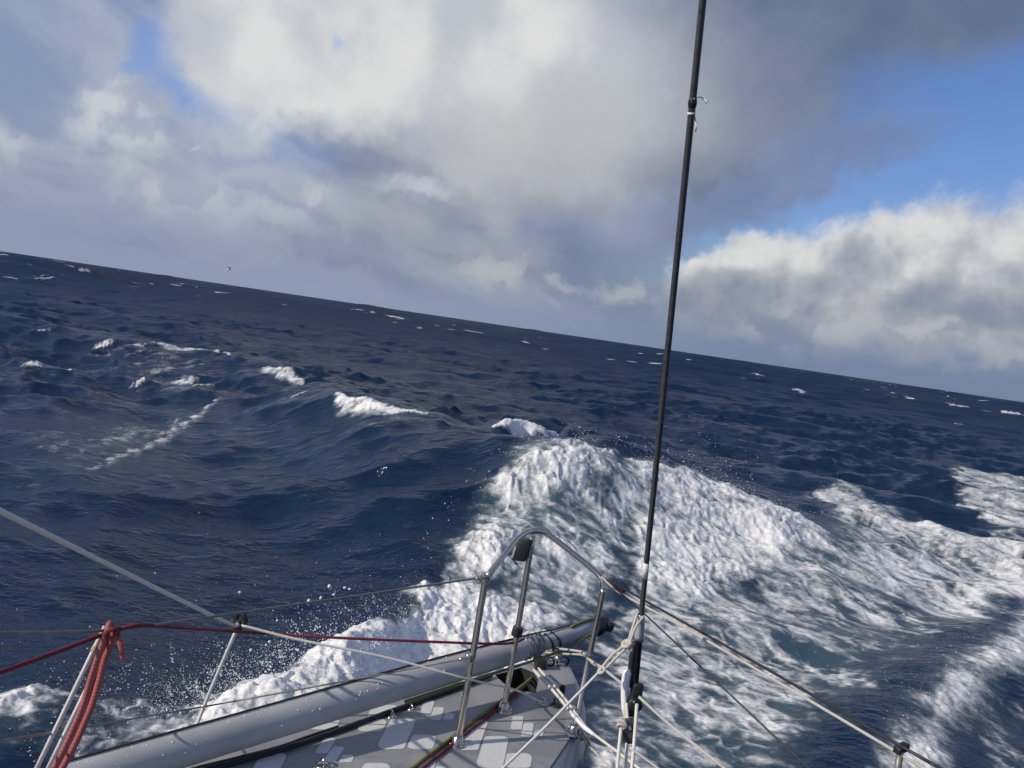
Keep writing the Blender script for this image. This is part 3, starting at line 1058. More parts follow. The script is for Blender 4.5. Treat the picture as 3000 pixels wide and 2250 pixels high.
# white patches printed on the deck, each a thin sheet with two rounded corners
Za = lambda p: (1250 + p[0] / 4.424, 2050 + p[1] / 4.424)
Zb = lambda p: (800 + p[0] / 4.022, 2050 + p[1] / 4.022)
PA = [[(570, 265), (805, 262), (665, 650), (400, 650)], [(755, 472), (1072, 470), (985, 885), (625, 880)], [(1035, 692), (1375, 688), (1345, 880), (1000, 883)],
      [(1115, 212), (1260, 210), (1230, 382), (1085, 380)], [(1262, 298), (1392, 298), (1365, 475), (1215, 472)], [(1400, 395), (1530, 395), (1500, 470), (1378, 472)],
      [(-60, 748), (140, 745), (90, 900), (-140, 900)], [(120, 862), (270, 860), (200, 1010), (40, 1010)]]
PB = [[(1390, 220), (1695, 222), (1540, 580), (1210, 580)], [(1650, 410), (1940, 412), (1880, 580), (1560, 580)], [(1040, 215), (1360, 225), (1285, 375), (975, 370)],
      [(1775, 10), (1910, 8), (1860, 160), (1735, 160)], [(1895, 85), (2020, 85), (1980, 238), (1845, 238)], [(2030, 160), (2140, 160), (2120, 232), (1995, 235)],
      [(610, 450), (755, 450), (640, 630), (485, 630)], [(710, 550), (855, 550), (730, 735), (575, 735)], [(820, 648), (960, 648), (930, 732), (765, 735)],
      [(1080, 745), (1400, 745), (1330, 960), (960, 960)], [(-130, 620), (180, 620), (60, 870), (-280, 870)], [(560, 190), (810, 225), (725, 350), (400, 350)],
      [(1190, 60), (1480, 62), (1400, 140), (1080, 222)], [(400, 830), (620, 830), (560, 960), (320, 960)]]


def patch(q):
    P = [np.array(D_(*p, 0.0015)) for p in q]
    V_, n = [], 5
    for i in range(4):
        a, b, c = P[i - 1], P[i], P[(i + 1) % 4]
        r = min(np.linalg.norm(a - b), np.linalg.norm(c - b)) * (0.42 if i in (1, 3) else 0.16)
        u = (a - b) / np.linalg.norm(a - b) * r
        v = (c - b) / np.linalg.norm(c - b) * r
        for t in np.linspace(0, 1, n):
            V_.append(b + u * (1 - t) ** 2 + v * t ** 2)
    m = len(V_)
    lo = [p - np.array([0, 0, 0.0012]) for p in V_]
    F = [tuple(range(m))] + [(i, (i + 1) % m, m + (i + 1) % m, m + i) for i in range(m)]
    link('deck_patch', V_ + lo, F, M['patch'], deck, smooth=False)


for q in PA:
    patch([Za(p) for p in q])
for q in PB:
    patch([Zb(p) for p in q])

# pulpit
Lb, Fb, Rb = D_(1340, 2180), D_(1475, 2080), D_(1681, 2146)
pul = bpy.data.objects.new('pulpit', None)
COL.objects.link(pul)
pul.parent = boat
rail = [(1426, 1690, 2.50), (1444, 1668, 2.52), (1489, 1611, 2.63), (1518, 1576, 2.72), (1553, 1557, 2.80), (1589, 1558, 2.83), (1622, 1577, 2.83),
        (1688, 1628, 2.81), (1742, 1673, 2.79), (1764, 1700, 2.77), (1768, 1728, 2.76)]
tube('top_rail', [Y_(*p) for p in rail], 0.0105, M['steel'], pul, n=6, seg=14)
tube('leg', [Lb, Y_(1385, 1920, 2.49), Y_(1418, 1722, 2.50), Y_(1427, 1686, 2.505)], 0.0112, M['steel'], pul, n=8, seg=14)
tube('leg', [Fb, Y_(1517, 1840, 2.80), Y_(1561, 1570, 2.82)], 0.0108, M['steel'], pul, n=8, seg=14)
tube('leg', [Y_(1768, 1725, 2.76), Y_(1751, 1807, 2.755), Y_(1720, 1952, 2.75), Rb], 0.0105, M['steel'], pul, n=8, seg=14)
for b in (Lb, Fb, Rb):
    parts = [lathe(b - np.array([0, 0, 0.004]), (0, 0, 1), [(0, 0.034), (0.006, 0.034), (0.009, 0.030), (0.0095, 0.019), (0.032, 0.017), (0.035, 0.012)])]
    for k in range(4):
        a = k * math.pi / 2 + 0.6
        parts.append(lathe(b + np.array([math.cos(a) * 0.026, math.sin(a) * 0.026, 0.004]), (0, 0, 1), [(0, 0.005), (0.004, 0.005), (0.0055, 0.002)], 8))
    v_, f_, u_ = join(parts)
    link('base_flange', v_, f_, M['chrome'], pul)
# collar clamps on the legs
tube('clamp', [Y_(1374, 1937, 2.49), Y_(1377, 1915, 2.49)], 0.0165, M['steel'], pul, seg=14)
tube('clamp', [Y_(1419, 1706, 2.50), Y_(1424, 1682, 2.50)], 0.0170, M['steel'], pul, seg=14)
tube('clamp', [Y_(1512, 1862, 2.795), Y_(1519, 1838, 2.795)], 0.0200, M['black'], pul, seg=14)
# navigation light under the rail
c = Y_(1532, 1610, 2.80)
nl = link('navigation_light', *box(c, (0.026, -0.004, 0.002), (0.006, 0.030, 0), (0.006, 0, 0.038))[:2], M['black'], pul)
c2 = Y_(1507, 1617, 2.79)
link('lens', *box(c2, (0.004, 0, 0.0), (0.002, 0.018, 0), (0.003, 0, 0.020))[:2], M['plastic'], nl)
# port stanchion with its black cap
st = tube('stanchion', [D_(562, 2168, -0.003), Y_(598, 2068, 2.40), Y_(703, 1822, 2.40)], [0.0050, 0.0058, 0.0062], M['white_pole'], boat, n=4, seg=10)
v_, f_, u_ = join([ring(Y_(706, 1812, 2.40), (0.35, 1, 0.1), 0.018, 0.0085, 18), lathe(Y_(695, 1846, 2.40), np.array(Y_(705, 1815, 2.40)) - np.array(Y_(695, 1846, 2.40)), [(0, 0.013), (0.02, 0.014), (0.034, 0.010)], 12)])
link('cap', v_, f_, M['black'], st)
v_, f_, u_ = ring(Y_(598, 2068, 2.42), (0, 0.3, 1), 0.008, 0.004, 14)
link('wire_eye', v_, f_, M['steel'], st)
# starboard stanchion head
st2 = tube('stanchion', on([Y_(2640, 2190, 1.76), Y_(2600, 2420, 1.72)], z=DZ - 0.05), 0.008, M['wire'], boat, n=3, seg=12)
v_, f_, u_ = box(Y_(2641, 2192, 1.76), (0.014, 0.005, 0.005), (-0.004, 0.008, 0), (0, 0, 0.008))
link('cap', v_, f_, M['black'], st2)
# forked white post with yellow tape on the port side
for a, b, t in (((96, 2275), (308, 1835), 0.0), ((132, 2270), (338, 1845), 0.02)):
    q = tube('stanchion', [Y_(a[0], a[1], 1.62 + t), Y_(b[0], b[1], 1.74 + t)], 0.0052, M['white_pole'], boat, n=4, seg=10)
    u = (np.array(a) * 0.13 + np.array(b) * 0.87)
    w = (np.array(a) * 0.17 + np.array(b) * 0.83)
    tube('tape_band', [Y_(u[0], u[1], 1.725 + t), Y_(w[0], w[1], 1.72 + t)], 0.0068, M['yellow'], q, n=2, seg=10)


def lifeline(pts, r, m='wire'):
    return tube('lifeline', [Y_(*p) for p in pts], r, M[m], boat, n=10, seg=8)


lifeline([(-220, 1862, 1.38), (0, 1855, 1.5), (320, 1846, 1.74), (640, 1804, 1.95), (1060, 1743, 2.25), (1424, 1690, 2.49)], 0.0037)
lifeline([(-220, 2208, 1.38), (0, 2172, 1.52), (154, 2146, 1.66), (598, 2070, 2.40), (750, 2043, 2.42), (1116, 1976, 2.46), (1374, 1927, 2.48)], 0.0027)
lifeline([(1790, 1704, 2.73), (2220, 1945, 2.15), (2640, 2186, 1.76), (2790, 2270, 1.66), (3400, 2600, 1.25)], 0.0042, 'black')
lifeline([(1800, 1722, 2.73), (1893, 1803, 2.55), (2097, 1995, 2.28), (2390, 2268, 1.98), (2800, 2620, 1.6)], 0.0030, 'black')
# end fittings of the starboard lifelines at the pulpit
link('turnbuckle', *sweep(smooth_path([Y_(1786, 1700, 2.74), Y_(1806, 1715, 2.72), Y_(1830, 1733, 2.70)], 4), 0.0085, 10)[:2], M['black'], boat)
link('turnbuckle', *sweep(smooth_path([Y_(1393, 1697, 2.47), Y_(1424, 1688, 2.49)], 4), 0.0075, 10)[:2], M['steel'], boat)
link('turnbuckle', *sweep(smooth_path([Y_(1345, 1932, 2.47), Y_(1374, 1927, 2.48)], 4), 0.0070, 10)[:2], M['steel'], boat)

# deck fittings: pad eyes, dark stopper, bow shackles
def padeye(px, py, s=1.0, m='chrome'):
    b = D_(px, py)
    v_, f_, u_ = join([lathe(b - np.array([0, 0, 0.002]), (0, 0, 1), [(0, 0.020 * s), (0.005, 0.020 * s), (0.007, 0.015 * s)], 14),
                       ring(b + np.array([0, 0, 0.012 * s]), (0.8, 0.5, 0.1), 0.013 * s, 0.0036 * s, 18)])
    link('pad_eye', v_, f_, M[m], boat)


padeye(1148, 2100, 0.9)
padeye(945, 2244, 1.0)
padeye(1205, 2078, 0.7, 'steel')
padeye(1592, 2062, 0.9, 'steel')
padeye(1628, 2068, 1.1, 'dark')
b = D_(1646, 2030)
link('deck_knob', *lathe(b, (0, 0, 1), [(0, 0.012), (0.006, 0.009), (0.014, 0.011), (0.022, 0.013), (0.030, 0.009), (0.033, 0.003)], 14)[:2], M['black'], boat)
for k, (px, py, n_, rr) in enumerate(((1580, 1935, (0.2, 1, 0.3), 0.024), (1597, 1938, (0.9, 0.3, 0.2), 0.020), (1612, 1938, (0.3, 1, -0.2), 0.017), (1629, 1936, (0.8, 0.6, 0.2), 0.020), (1650, 1938, (-0.3, 1, 0.3), 0.025))):
    c = D_(px, py, 0.018)
    link('bow_shackle', *ring(c, n_, rr, 0.0048, 20)[:2], M['steel' if k % 2 else 'black'], boat)
link('bow_fitting', *box(D_(1583, 1945, 0.02), (0.022, 0.004, 0), (-0.004, 0.016, 0), (0, 0, 0.024))[:2], M['dark'], boat)
link('shackle', *join([ring(Y_(1700, 2152, 2.62), (1, 0.5, 0.2), 0.016, 0.0045, 16), sweep(smooth_path([Y_(1702, 2150, 2.62), Y_(1718, 2170, 2.58), Y_(1726, 2186, 2.56)], 4), 0.006, 8)])[:2], M['dark'], boat)
link('lashing_ring', *ring(Y_(1717, 1916, 2.745), (0.2, 0.2, 1), 0.0145, 0.0055, 18)[:2], M['chrome'], boat)

# ------------------------------------------------------------------ stowed pole along the port gunwale
pole = empty('spinnaker_pole', 'thick silver grey tube stowed along the gunwale, sticking out over the bow', 'pole')
A_, B_ = np.array(at_z(750, 2130, DZ + 0.105)), np.array(at_z(1745, 1836, DZ + 0.20))
ax = (B_ - A_) / np.linalg.norm(B_ - A_)
LP_ = np.linalg.norm(B_ - A_)
S_ = A_ + ax * (LP_ * 0.755)
side = np.cross(ax, [0, 0, 1.0])
side /= np.linalg.norm(side)
upv = np.cross(side, ax)
tube('sleeve', [A_ - ax * 1.9, A_ - ax * 0.9, A_, A_ + ax * 0.4, A_ + ax * 0.7, S_ - ax * 0.12, S_ - ax * 0.04, S_], [0.050, 0.050, 0.050, 0.050, 0.049, 0.046, 0.041, 0.036], M['tube'], pole, n=8, seg=28)
tube('inner_tube', [S_ - ax * 0.1, B_], 0.0335, M['tube'], pole, n=4, seg=24)
# crumpled end of the sleeve, end fitting with its sheave
V_, F_, U_ = sweep([S_ + ax * t for t in np.linspace(-0.05, 0.035, 12)], [0.040 + 0.007 * math.sin(i * 2.3) for i in range(12)], 24)
V_ = [v + upv * 0.006 * math.sin(k * 1.7) + side * 0.004 * math.cos(k * 2.9) for k, v in enumerate(V_)]
link('sleeve_end', V_, F_, M['hull'], pole)
ef = link('end_fitting', *lathe(B_ - ax * 0.015, ax, [(0, 0.030), (0.001, 0.039), (0.035, 0.040), (0.04, 0.035), (0.07, 0.034), (0.082, 0.024)], 24)[:2], M['black'], pole)
link('sheave', *lathe(B_ + ax * 0.055 - side * 0.038, side, [(0, 0.010), (0.001, 0.020), (0.008, 0.022), (0.016, 0.016), (0.06, 0.016), (0.068, 0.022), (0.076, 0.020)], 20)[:2], M['dark'], ef)
for t, w in ((0.47, 0.012), (0.55, 0.006)):
    q = A_ + ax * (LP_ * t)
tube('strap', [S_ + ax * 0.06 + upv * 0.036, S_ + ax * 0.075 + side * 0.036 + upv * 0.01, S_ + ax * 0.09 + side * 0.03 - upv * 0.03], 0.0045, M['black'], pole, n=6, seg=6)
tube('strap', [S_ + ax * 0.095 + upv * 0.036, S_ + ax * 0.115 + side * 0.036 + upv * 0.01, S_ + ax * 0.13 + side * 0.03 - upv * 0.03], 0.0045, M['black'], pole, n=6, seg=6)

# beads of water on the tube
bd = random.Random(3)
bv_, bf_ = [], []
bmi = bmesh.new()
bmesh.ops.create_icosphere(bmi, subdivisions=1, radius=1.0)
bi_v = [np.array(v.co[:]) for v in bmi.verts]
bi_f = [tuple(v.index for v in f.verts) for f in bmi.faces]
bmi.free()
for _ in range(170):
    t, a_ = bd.uniform(-0.75, 0.85), bd.gauss(0.35, 0.55)
    nrm_ = upv * math.cos(a_) + side * math.sin(a_)
    p = A_ + ax * t + nrm_ * 0.0492
    r0 = 0.0011 + 0.0022 * bd.random() ** 2
    k = len(bv_)
    bv_ += [p + v * r0 for v in bi_v]
    bf_ += [tuple(i + k for i in f) for f in bi_f]
tag(link('water_beads', bv_, bf_, M['foam'], pole), kind='stuff')

# ------------------------------------------------------------------ ropes
def rope(label, pts, r, m, n=10, cat='rope', seg=8):
    o = tube('rope', pts, r, M[m], None, n=n, seg=seg)
    return tag(o, label, cat)


rope('thin black line lying along the top of the silver tube',
     [A_ - ax * 1.5 + upv * 0.052 - side * 0.012, A_ - ax * 0.5 + upv * 0.053 - side * 0.012, A_ + ax * 0.35 + upv * 0.053 - side * 0.012, A_ + ax * 0.75 + upv * 0.052 - side * 0.010,
      S_ + upv * 0.048, S_ + ax * 0.12 + upv * 0.040, B_ - ax * 0.12 + upv * 0.040], 0.0034, 'black_rope')
rope('olive line running from the tube tip back along its upper side',
     [B_ + ax * 0.03 + upv * 0.040 + side * 0.004, B_ - ax * 0.06 + upv * 0.040, B_ - ax * 0.16 + upv * 0.037 + side * 0.008], 0.0062, 'olive_rope')
rope('olive line under the silver tube, from its black tip to the deck',
     [B_ - ax * 0.02 + side * 0.034 + upv * 0.008, B_ - ax * 0.12 + side * 0.040 - upv * 0.012, B_ - ax * 0.22 + side * 0.042 - upv * 0.03, B_ - ax * 0.42 + side * 0.048 - upv * 0.035, A_ + ax * 0.72 + side * 0.052 - upv * 0.032, A_ + ax * 0.5 + side * 0.044 - upv * 0.040], 0.0055, 'olive_rope')
rope('thick black rope on the deck just inside the silver tube',
     [D_(560, 2268, 0.008), D_(800, 2203, 0.008), D_(975, 2145, 0.008), D_(1148, 2083, 0.008), D_(1260, 2043, 0.008), D_(1370, 2003, 0.01), D_(1440, 1978, 0.012)], 0.0088, 'black_rope')
rope('thinner black rope beside the thick black rope on the deck', [D_(560, 2252, 0.005), D_(800, 2192, 0.005), D_(900, 2158, 0.005), D_(990, 2128, 0.006)], 0.0038, 'black_rope')
rope('olive rope crossing the patched deck into the dark locker', [D_(1180, 2275, 0.007), D_(1230, 2234, 0.007), D_(1340, 2149, 0.007), D_(1440, 2075, 0.008), D_(1500, 2032, 0.012), D_(1545, 1998, 0.004), D_(1566, 1978, -0.05)], 0.0068, 'olive_rope')
rope('red rope next to the olive rope, crossing the patched deck', [D_(1200, 2282, 0.006), D_(1260, 2233, 0.006), D_(1370, 2145, 0.006), D_(1440, 2091, 0.007), D_(1500, 2042, 0.012), D_(1540, 2008, 0.0), D_(1556, 1996, -0.06)], 0.0050, 'red_rope')
rope('dark red braided rope slung over the lifeline towards the pulpit',
     [Y_(-200, 2040, 1.35), Y_(0, 1970, 1.50), Y_(150, 1916, 1.62), Y_(310, 1856, 1.735), Y_(370, 1838, 1.75), Y_(430, 1832, 1.80), Y_(540, 1840, 2.0), Y_(700, 1851, 2.375), Y_(1000, 1869, 2.45), Y_(1400, 1885, 2.62), Y_(1500, 1884, 2.78), Y_(1535, 1872, 2.85)],
     [0.0052] * 6 + [0.0045] * 6, 'red_rope')
bun = empty('rope_hank', 'faded red rope hank hanging over the lifeline beside the taped white poles', 'rope')
tube('strand', [Y_(48, 2480, 1.47), Y_(138, 2290, 1.55), Y_(190, 2188, 1.60), Y_(236, 2085, 1.64), Y_(262, 2000, 1.68), Y_(290, 1915, 1.70), Y_(314, 1850, 1.715), Y_(322, 1826, 1.74), Y_(332, 1840, 1.77)], 0.0068, M['pink_rope'], bun, n=8)
tube('strand', [Y_(72, 2480, 1.47), Y_(162, 2290, 1.57), Y_(215, 2190, 1.63), Y_(262, 2085, 1.67), Y_(288, 2005, 1.70), Y_(308, 1930, 1.72), Y_(328, 1880, 1.73), Y_(332, 1850, 1.735)], 0.0076, M['pink_rope'], bun, n=8)
tube('strand', [Y_(60, 2480, 1.47), Y_(150, 2290, 1.58), Y_(202, 2192, 1.64), Y_(250, 2085, 1.68), Y_(274, 2003, 1.70), Y_(300, 1925, 1.725), Y_(318, 1860, 1.74)], 0.0060, M['red_rope'], bun, n=8)
tube('tail', [Y_(326, 1875, 1.72), Y_(344, 1872, 1.715), Y_(355, 1892, 1.71), Y_(361, 1930, 1.71)], 0.0062, M['pink_rope'], bun, n=8)
tube('turn', [Y_(306, 1862, 1.705), Y_(322, 1846, 1.70), Y_(340, 1846, 1.705), Y_(344, 1862, 1.73), Y_(326, 1872, 1.76), Y_(306, 1866, 1.75)], 0.0058, M['red_rope'], bun, n=6)

rope('taut white rope slanting down across the water to the black-capped stanchion', [Y_(-260, 1366, 1.42), Y_(0, 1497, 1.60), Y_(640, 1812, 2.30), Y_(700, 1832, 2.39)], [0.0068, 0.0064, 0.0056, 0.0050], 'white_rope')
rope('white line from the black-capped stanchion across the silver tube to the bow pad eye', [Y_(708, 1832, 2.39), Y_(870, 1873, 2.40), Y_(1130, 1926, 2.42), Y_(1385, 1993, 2.47), Y_(1500, 2018, 2.75), D_(1588, 2058, 0.014)], [0.0045, 0.0042, 0.0036, 0.0036, 0.004], 'white_rope')
rope('single white line slanting up over the deck to the knotted cream bridle', [Y_(1240, 2480, 1.80), Y_(1440, 2283, 1.95), Y_(1600, 2128, 2.08), Y_(1762, 1962, 2.20)], 0.0040, 'white_rope')
kn = empty('rope_bridle', 'doubled cream line knotted round the dark stay', 'rope')
tube('strand', [Y_(1758, 1962, 2.20), Y_(1795, 1918, 2.22), Y_(1836, 1884, 2.23), Y_(1850, 1850, 2.235), Y_(1868, 1795, 2.27)], 0.0042, M['cream_rope'], kn)
tube('strand', [Y_(1768, 1966, 2.20), Y_(1808, 1924, 2.215), Y_(1842, 1888, 2.225), Y_(1862, 1838, 2.23), Y_(1887, 1806, 2.26)], 0.0042, M['cream_rope'], kn)
v_, f_, u_ = join([ring(Y_(1836, 1886, 2.225), (0.6, 0.3, -0.9), 0.012, 0.006, 16), ring(Y_(1846, 1897, 2.225), (0.9, 0.2, 0.3), 0.009, 0.005, 16)])
link('knot', v_, f_, M['cream_rope'], kn, uvs=u_)
v_, f_, u_ = join([ring(Y_(1763, 1964, 2.195), (0.6, 0.2, -0.8), 0.010, 0.005, 16)])
link('knot', v_, f_, M['cream_rope'], kn, uvs=u_)
sp = empty('lashing_strap', 'pair of bright white straps stretched from the bow shackles past the pulpit leg', 'strap')
tube('strand', [D_(1563, 1962, 0.03), Y_(1628, 2032, 2.80), Y_(1690, 2108, 2.56), Y_(1712, 2132, 2.50)], 0.0058, M['white_rope'], sp)
tube('strand', [D_(1578, 1958, 0.03), Y_(1645, 2034, 2.80), Y_(1698, 2106, 2.56), Y_(1716, 2130, 2.50)], 0.0050, M['white_rope'], sp)
tube('tape_wrap', [Y_(1676, 2092, 2.59), Y_(1712, 2130, 2.50), Y_(1740, 2152, 2.45)], [0.006, 0.0085, 0.006], M['tape'], sp)
tube('strand', [Y_(1738, 2150, 2.45), Y_(1800, 2196, 2.35), Y_(1910, 2280, 2.18), Y_(2120, 2440, 1.95)], 0.0045, M['white_rope'], sp)
rope('cream line from the bow shackles round the starboard pulpit leg to the white loop', [D_(1600, 1900, 0.10), Y_(1650, 1902, 2.95), Y_(1712, 1912, 2.76), Y_(1724, 1930, 2.735), Y_(1765, 1957, 2.60), Y_(1826, 2006, 2.30)], 0.0046, 'cream_rope')
rope('brown doubled lashing from the bow fitting to the starboard pulpit leg', [D_(1600, 1912, 0.09), Y_(1655, 1916, 2.96), Y_(1712, 1920, 2.765), Y_(1735, 1942, 2.73), Y_(1765, 1962, 2.62)], 0.0042, 'cream_rope')
rope('thin grey line leading down from the starboard pulpit leg foot', [Y_(1726, 2186, 2.56), Y_(1765, 2225, 2.48), Y_(1830, 2292, 2.36), Y_(1960, 2420, 2.15)], 0.0030, 'cream_rope')
rope('cream line running close under the thick black lifeline', [Y_(1762, 1690, 2.755), Y_(1790, 1716, 2.73), Y_(1830, 1745, 2.70), Y_(2000, 1836, 2.43), Y_(2300, 2010, 2.06), Y_(2613, 2195, 1.775), Y_(2770, 2288, 1.67), Y_(3390, 2640, 1.25)], 0.0040, 'cream_rope')
rope('cream line from the black tackle block out over the foam', [Y_(1872, 2042, 2.19), Y_(1968, 2128, 2.10), Y_(2097, 2230, 1.99), Y_(2150, 2273, 1.95), Y_(2480, 2530, 1.7)], 0.0042, 'cream_rope')
rope('thin white line leading away from under the grey tackle block', [Y_(1845, 2190, 2.08), Y_(1930, 2252, 2.05), Y_(1960, 2275, 2.03), Y_(2180, 2440, 1.9)], 0.0030, 'white_rope')

# ------------------------------------------------------------------ the dark stay
stay = empty('inner_forestay', 'tall dark stay pole crossing the whole sky with white tapes', 'stay')
s0, s1 = np.array(Y_(1872, 1868, 2.30)), np.array(Y_(2059, 0, 1.70))
sd = (s1 - s0) / np.linalg.norm(s1 - s0)


def on_stay(py):
    """point of the stay that shows at that photo row"""
    lo, hi = 0.0, 6.0
    best = min(np.linspace(-1, 6, 1400), key=lambda t: abs(row(s0 + sd * t) - py))
    return s0 + sd * best


def row(p):
    q = np.array(p) - CAM
    f_ = np.array(fw)
    return 1125 - FPX * np.dot(q, np.array(up)) / np.dot(q, f_)


tube('cover', [s0 - sd * 0.02, s0 + sd * 1.0, s0 + sd * 12.0], 0.0082, M['carbon'], stay, n=6, seg=16)
tube('lower_sleeve', [on_stay(2062), on_stay(1962), on_stay(1868)], [0.0125, 0.0125, 0.0115], M['black'], stay, n=4, seg=18)
tube('toggle', [Y_(1846, 2010, 2.29), Y_(1852, 1930, 2.285), Y_(1860, 1880, 2.285)], [0.011, 0.010, 0.007], M['black'], stay, n=5, seg=12)
tube('white_band', [on_stay(1694), on_stay(1648)], 0.0088, M['tape'], stay, n=2, seg=16)
tube('milky_wrap', [on_stay(1872), on_stay(1830), on_stay(1798)], [0.015, 0.0135, 0.010], M['plastic'], stay, n=4, seg=16)
tube('joint_collar', [on_stay(318), on_stay(300), on_stay(288)], [0.0088, 0.0105, 0.0086], M['black'], stay, n=3, seg=16)
c = on_stay(300)
off = c - np.array(Y_(2027, 300, 1.8))
tube('tie_ribbon', [on_stay(296) - [0, 0.009, 0], Y_(2036, 288, 1.785), Y_(2046, 283, 1.785), Y_(2060, 288, 1.79), Y_(2072, 300, 1.79)], [0.0028, 0.004, 0.0018, 0.0022, 0.0042], M['tape'], stay, n=6, seg=8)
tube('tie_band', [on_stay(335), on_stay(330)], 0.0092, M['tape'], stay, n=2, seg=16)
tube('tie_tail', [on_stay(334) - [-0.005, 0.008, 0], Y_(2037, 352, 1.80), Y_(2040, 370, 1.80), Y_(2038, 386, 1.80)], 0.0016, M['tape'], stay, n=5, seg=6)

# tackle at the foot of the stay
tk = empty('rope_tackle', 'black and grey tackle blocks with a white webbing loop under the stay', 'tackle')
q = [Y_(1840, 1962, 2.25), Y_(1833, 1990, 2.25), Y_(1831, 2035, 2.245), Y_(1833, 2080, 2.24), Y_(1838, 2110, 2.235)]
V_, F_, U_ = sweep(smooth_path(q, 6), [0.006, 0.009] + [0.0125] * 17 + [0.011, 0.010, 0.009, 0.008, 0.007, 0.006][:6], 14)
link('webbing_loop', V_, F_, M['tape'], tk, uvs=U_)
tube('webbing_loop', [Y_(1876, 2000, 2.27), Y_(1879, 2030, 2.27), Y_(1876, 2052, 2.27)], [0.003, 0.0045, 0.003], M['tape'], tk, n=5, seg=8)
bl = link('upper_block', *join([lathe(np.array(Y_(1859, 2062, 2.225)) + np.array([-0.0, -0.014, 0]), (0, 1, 0), [(0, 0.012), (0.001, 0.021), (0.008, 0.023), (0.011, 0.018), (0.018, 0.018), (0.021, 0.023), (0.028, 0.021)], 20),
                                box(Y_(1861, 2050, 2.225), (0.014, 0, 0.001), (0, 0.009, 0), (0.004, 0, 0.050))])[:2], M['black'], tk)
link('pin', *lathe(np.array(Y_(1857, 2056, 2.20)), (0, -1, 0), [(0, 0.004), (0.004, 0.004), (0.005, 0.002)], 10)[:2], M['chrome'], bl)
link('lower_block', *join([lathe(np.array(Y_(1838, 2152, 2.18)) + np.array([0, -0.013, 0]), (0.15, 1, 0), [(0, 0.014), (0.001, 0.022), (0.007, 0.024), (0.011, 0.019), (0.017, 0.019), (0.020, 0.024), (0.026, 0.022)], 20),
                           box(Y_(1840, 2135, 2.18), (0.015, 0, 0.002), (0, 0.008, 0), (0.003, 0, 0.030))])[:2], M['carbon'], tk)
tube('fall', [Y_(1838, 2112, 2.19), Y_(1823, 2122, 2.17), Y_(1818, 2150, 2.16), Y_(1812, 2210, 2.12), Y_(1806, 2290, 2.08), Y_(1796, 2480, 2.0)], 0.0052, M['white_rope'], tk)
tube('fall', [Y_(1836, 2060, 2.22), Y_(1838, 2100, 2.20), Y_(1846, 2138, 2.165)], 0.0048, M['white_rope'], tk)
tube('fall', [Y_(1836, 2178, 2.17), Y_(1834, 2230, 2.13), Y_(1832, 2290, 2.10), Y_(1828, 2480, 2.0)], 0.0045, M['white_rope'], tk)
tube('fall', [Y_(1866, 2062, 2.20), Y_(1860, 2150, 2.15), Y_(1853, 2230, 2.10), Y_(1849, 2290, 2.07), Y_(1838, 2480, 2.0)], 0.0052, M['white_rope'], tk)
link('knot', *join([ring(Y_(1824, 2120, 2.165), (0.5, 0.6, 0.4), 0.012, 0.0052, 16), ring(Y_(1820, 2128, 2.165), (0.2, 0.9, 0.5), 0.010, 0.005, 16)])[:2], M['cream_rope'], tk)

# ------------------------------------------------------------------ spray in the air
ico_bm = bmesh.new()
bmesh.ops.create_icosphere(ico_bm, subdivisions=1, radius=1.0)
ico_v = np.array([v.co[:] for v in ico_bm.verts])
ico_f = [tuple(v.index for v in f.verts) for f in ico_bm.faces]
ico_bm.free()
drops = []                                            # (position, radius)
r_ = random.Random(5)


def sprayed(px, py, n, sx, sy, up_m, r0, r1, lift=0.0):
    """n drops thrown up from the water seen around that pixel"""
    base = surf(px, py)
    h = float(big_height(np.array([base[0]], np.float32), np.array([base[1]], np.float32))[0])
    for _ in range(n):
        p = np.array([base[0] + r_.gauss(0, sx), base[1] + r_.gauss(0, sy), h + lift + min(r_.expovariate(1 / up_m), up_m * 4)])
        drops.append((p, (r0 + (r1 - r0) * r_.random() ** 5) * 0.48))


for px, py, n in ((1040, 1850, 90), (980, 1930, 90), (900, 1980, 120), (820, 2020, 130), (740, 2050, 120), (640, 2080, 90), (540, 2080, 70), (420, 2060, 60), (300, 2070, 50), (1180, 1790, 60), (1290, 1720, 40), (60, 2070, 40), (180, 2090, 40)):
    sprayed(px, py, n, 0.28, 0.30, 0.16, 0.0016, 0.0075)
for px, py, n in ((860, 1950, 60), (740, 1960, 50), (600, 1980, 40), (450, 1990, 30), (960, 1800, 20)):
    sprayed(px, py, n, 0.35, 0.35, 0.25, 0.0012, 0.0060)
for q in ((965, 1718), (1010, 1722), (1024, 1726), (978, 1742), (812, 1818), (702, 1735), (780, 1890), (790, 1880), (735, 1905), (905, 1760), (940, 1752)):
    drops.append((np.array(Y_(q[0], q[1], 4.0)), 0.005 + 0.003 * r_.random()))
for px, py, n in ((1440, 1400, 40), (1420, 1440, 40), (1380, 1480, 40), (1330, 1540, 40), (1300, 1600, 40), (1290, 1680, 40), (1500, 1320, 60), (1600, 1285, 70), (1700, 1282, 80), (1800, 1300, 120), (1880, 1330, 160)):
    sprayed(px, py + 8, n, 0.16, 0.15, 0.07, 0.003, 0.012)
for px, py, n, u in ((1940, 1370, 200, 0.10), (2000, 1395, 260, 0.14), (2060, 1415, 280, 0.18), (2110, 1430, 260, 0.20), (2150, 1440, 160, 0.16), (2250, 1460, 80, 0.06), (2350, 1500, 80, 0.06), (2440, 1420, 90, 0.08), (2620, 1480, 60, 0.08)):
    sprayed(px, py + 12, n, 0.20, 0.2, u, 0.0025, 0.010)
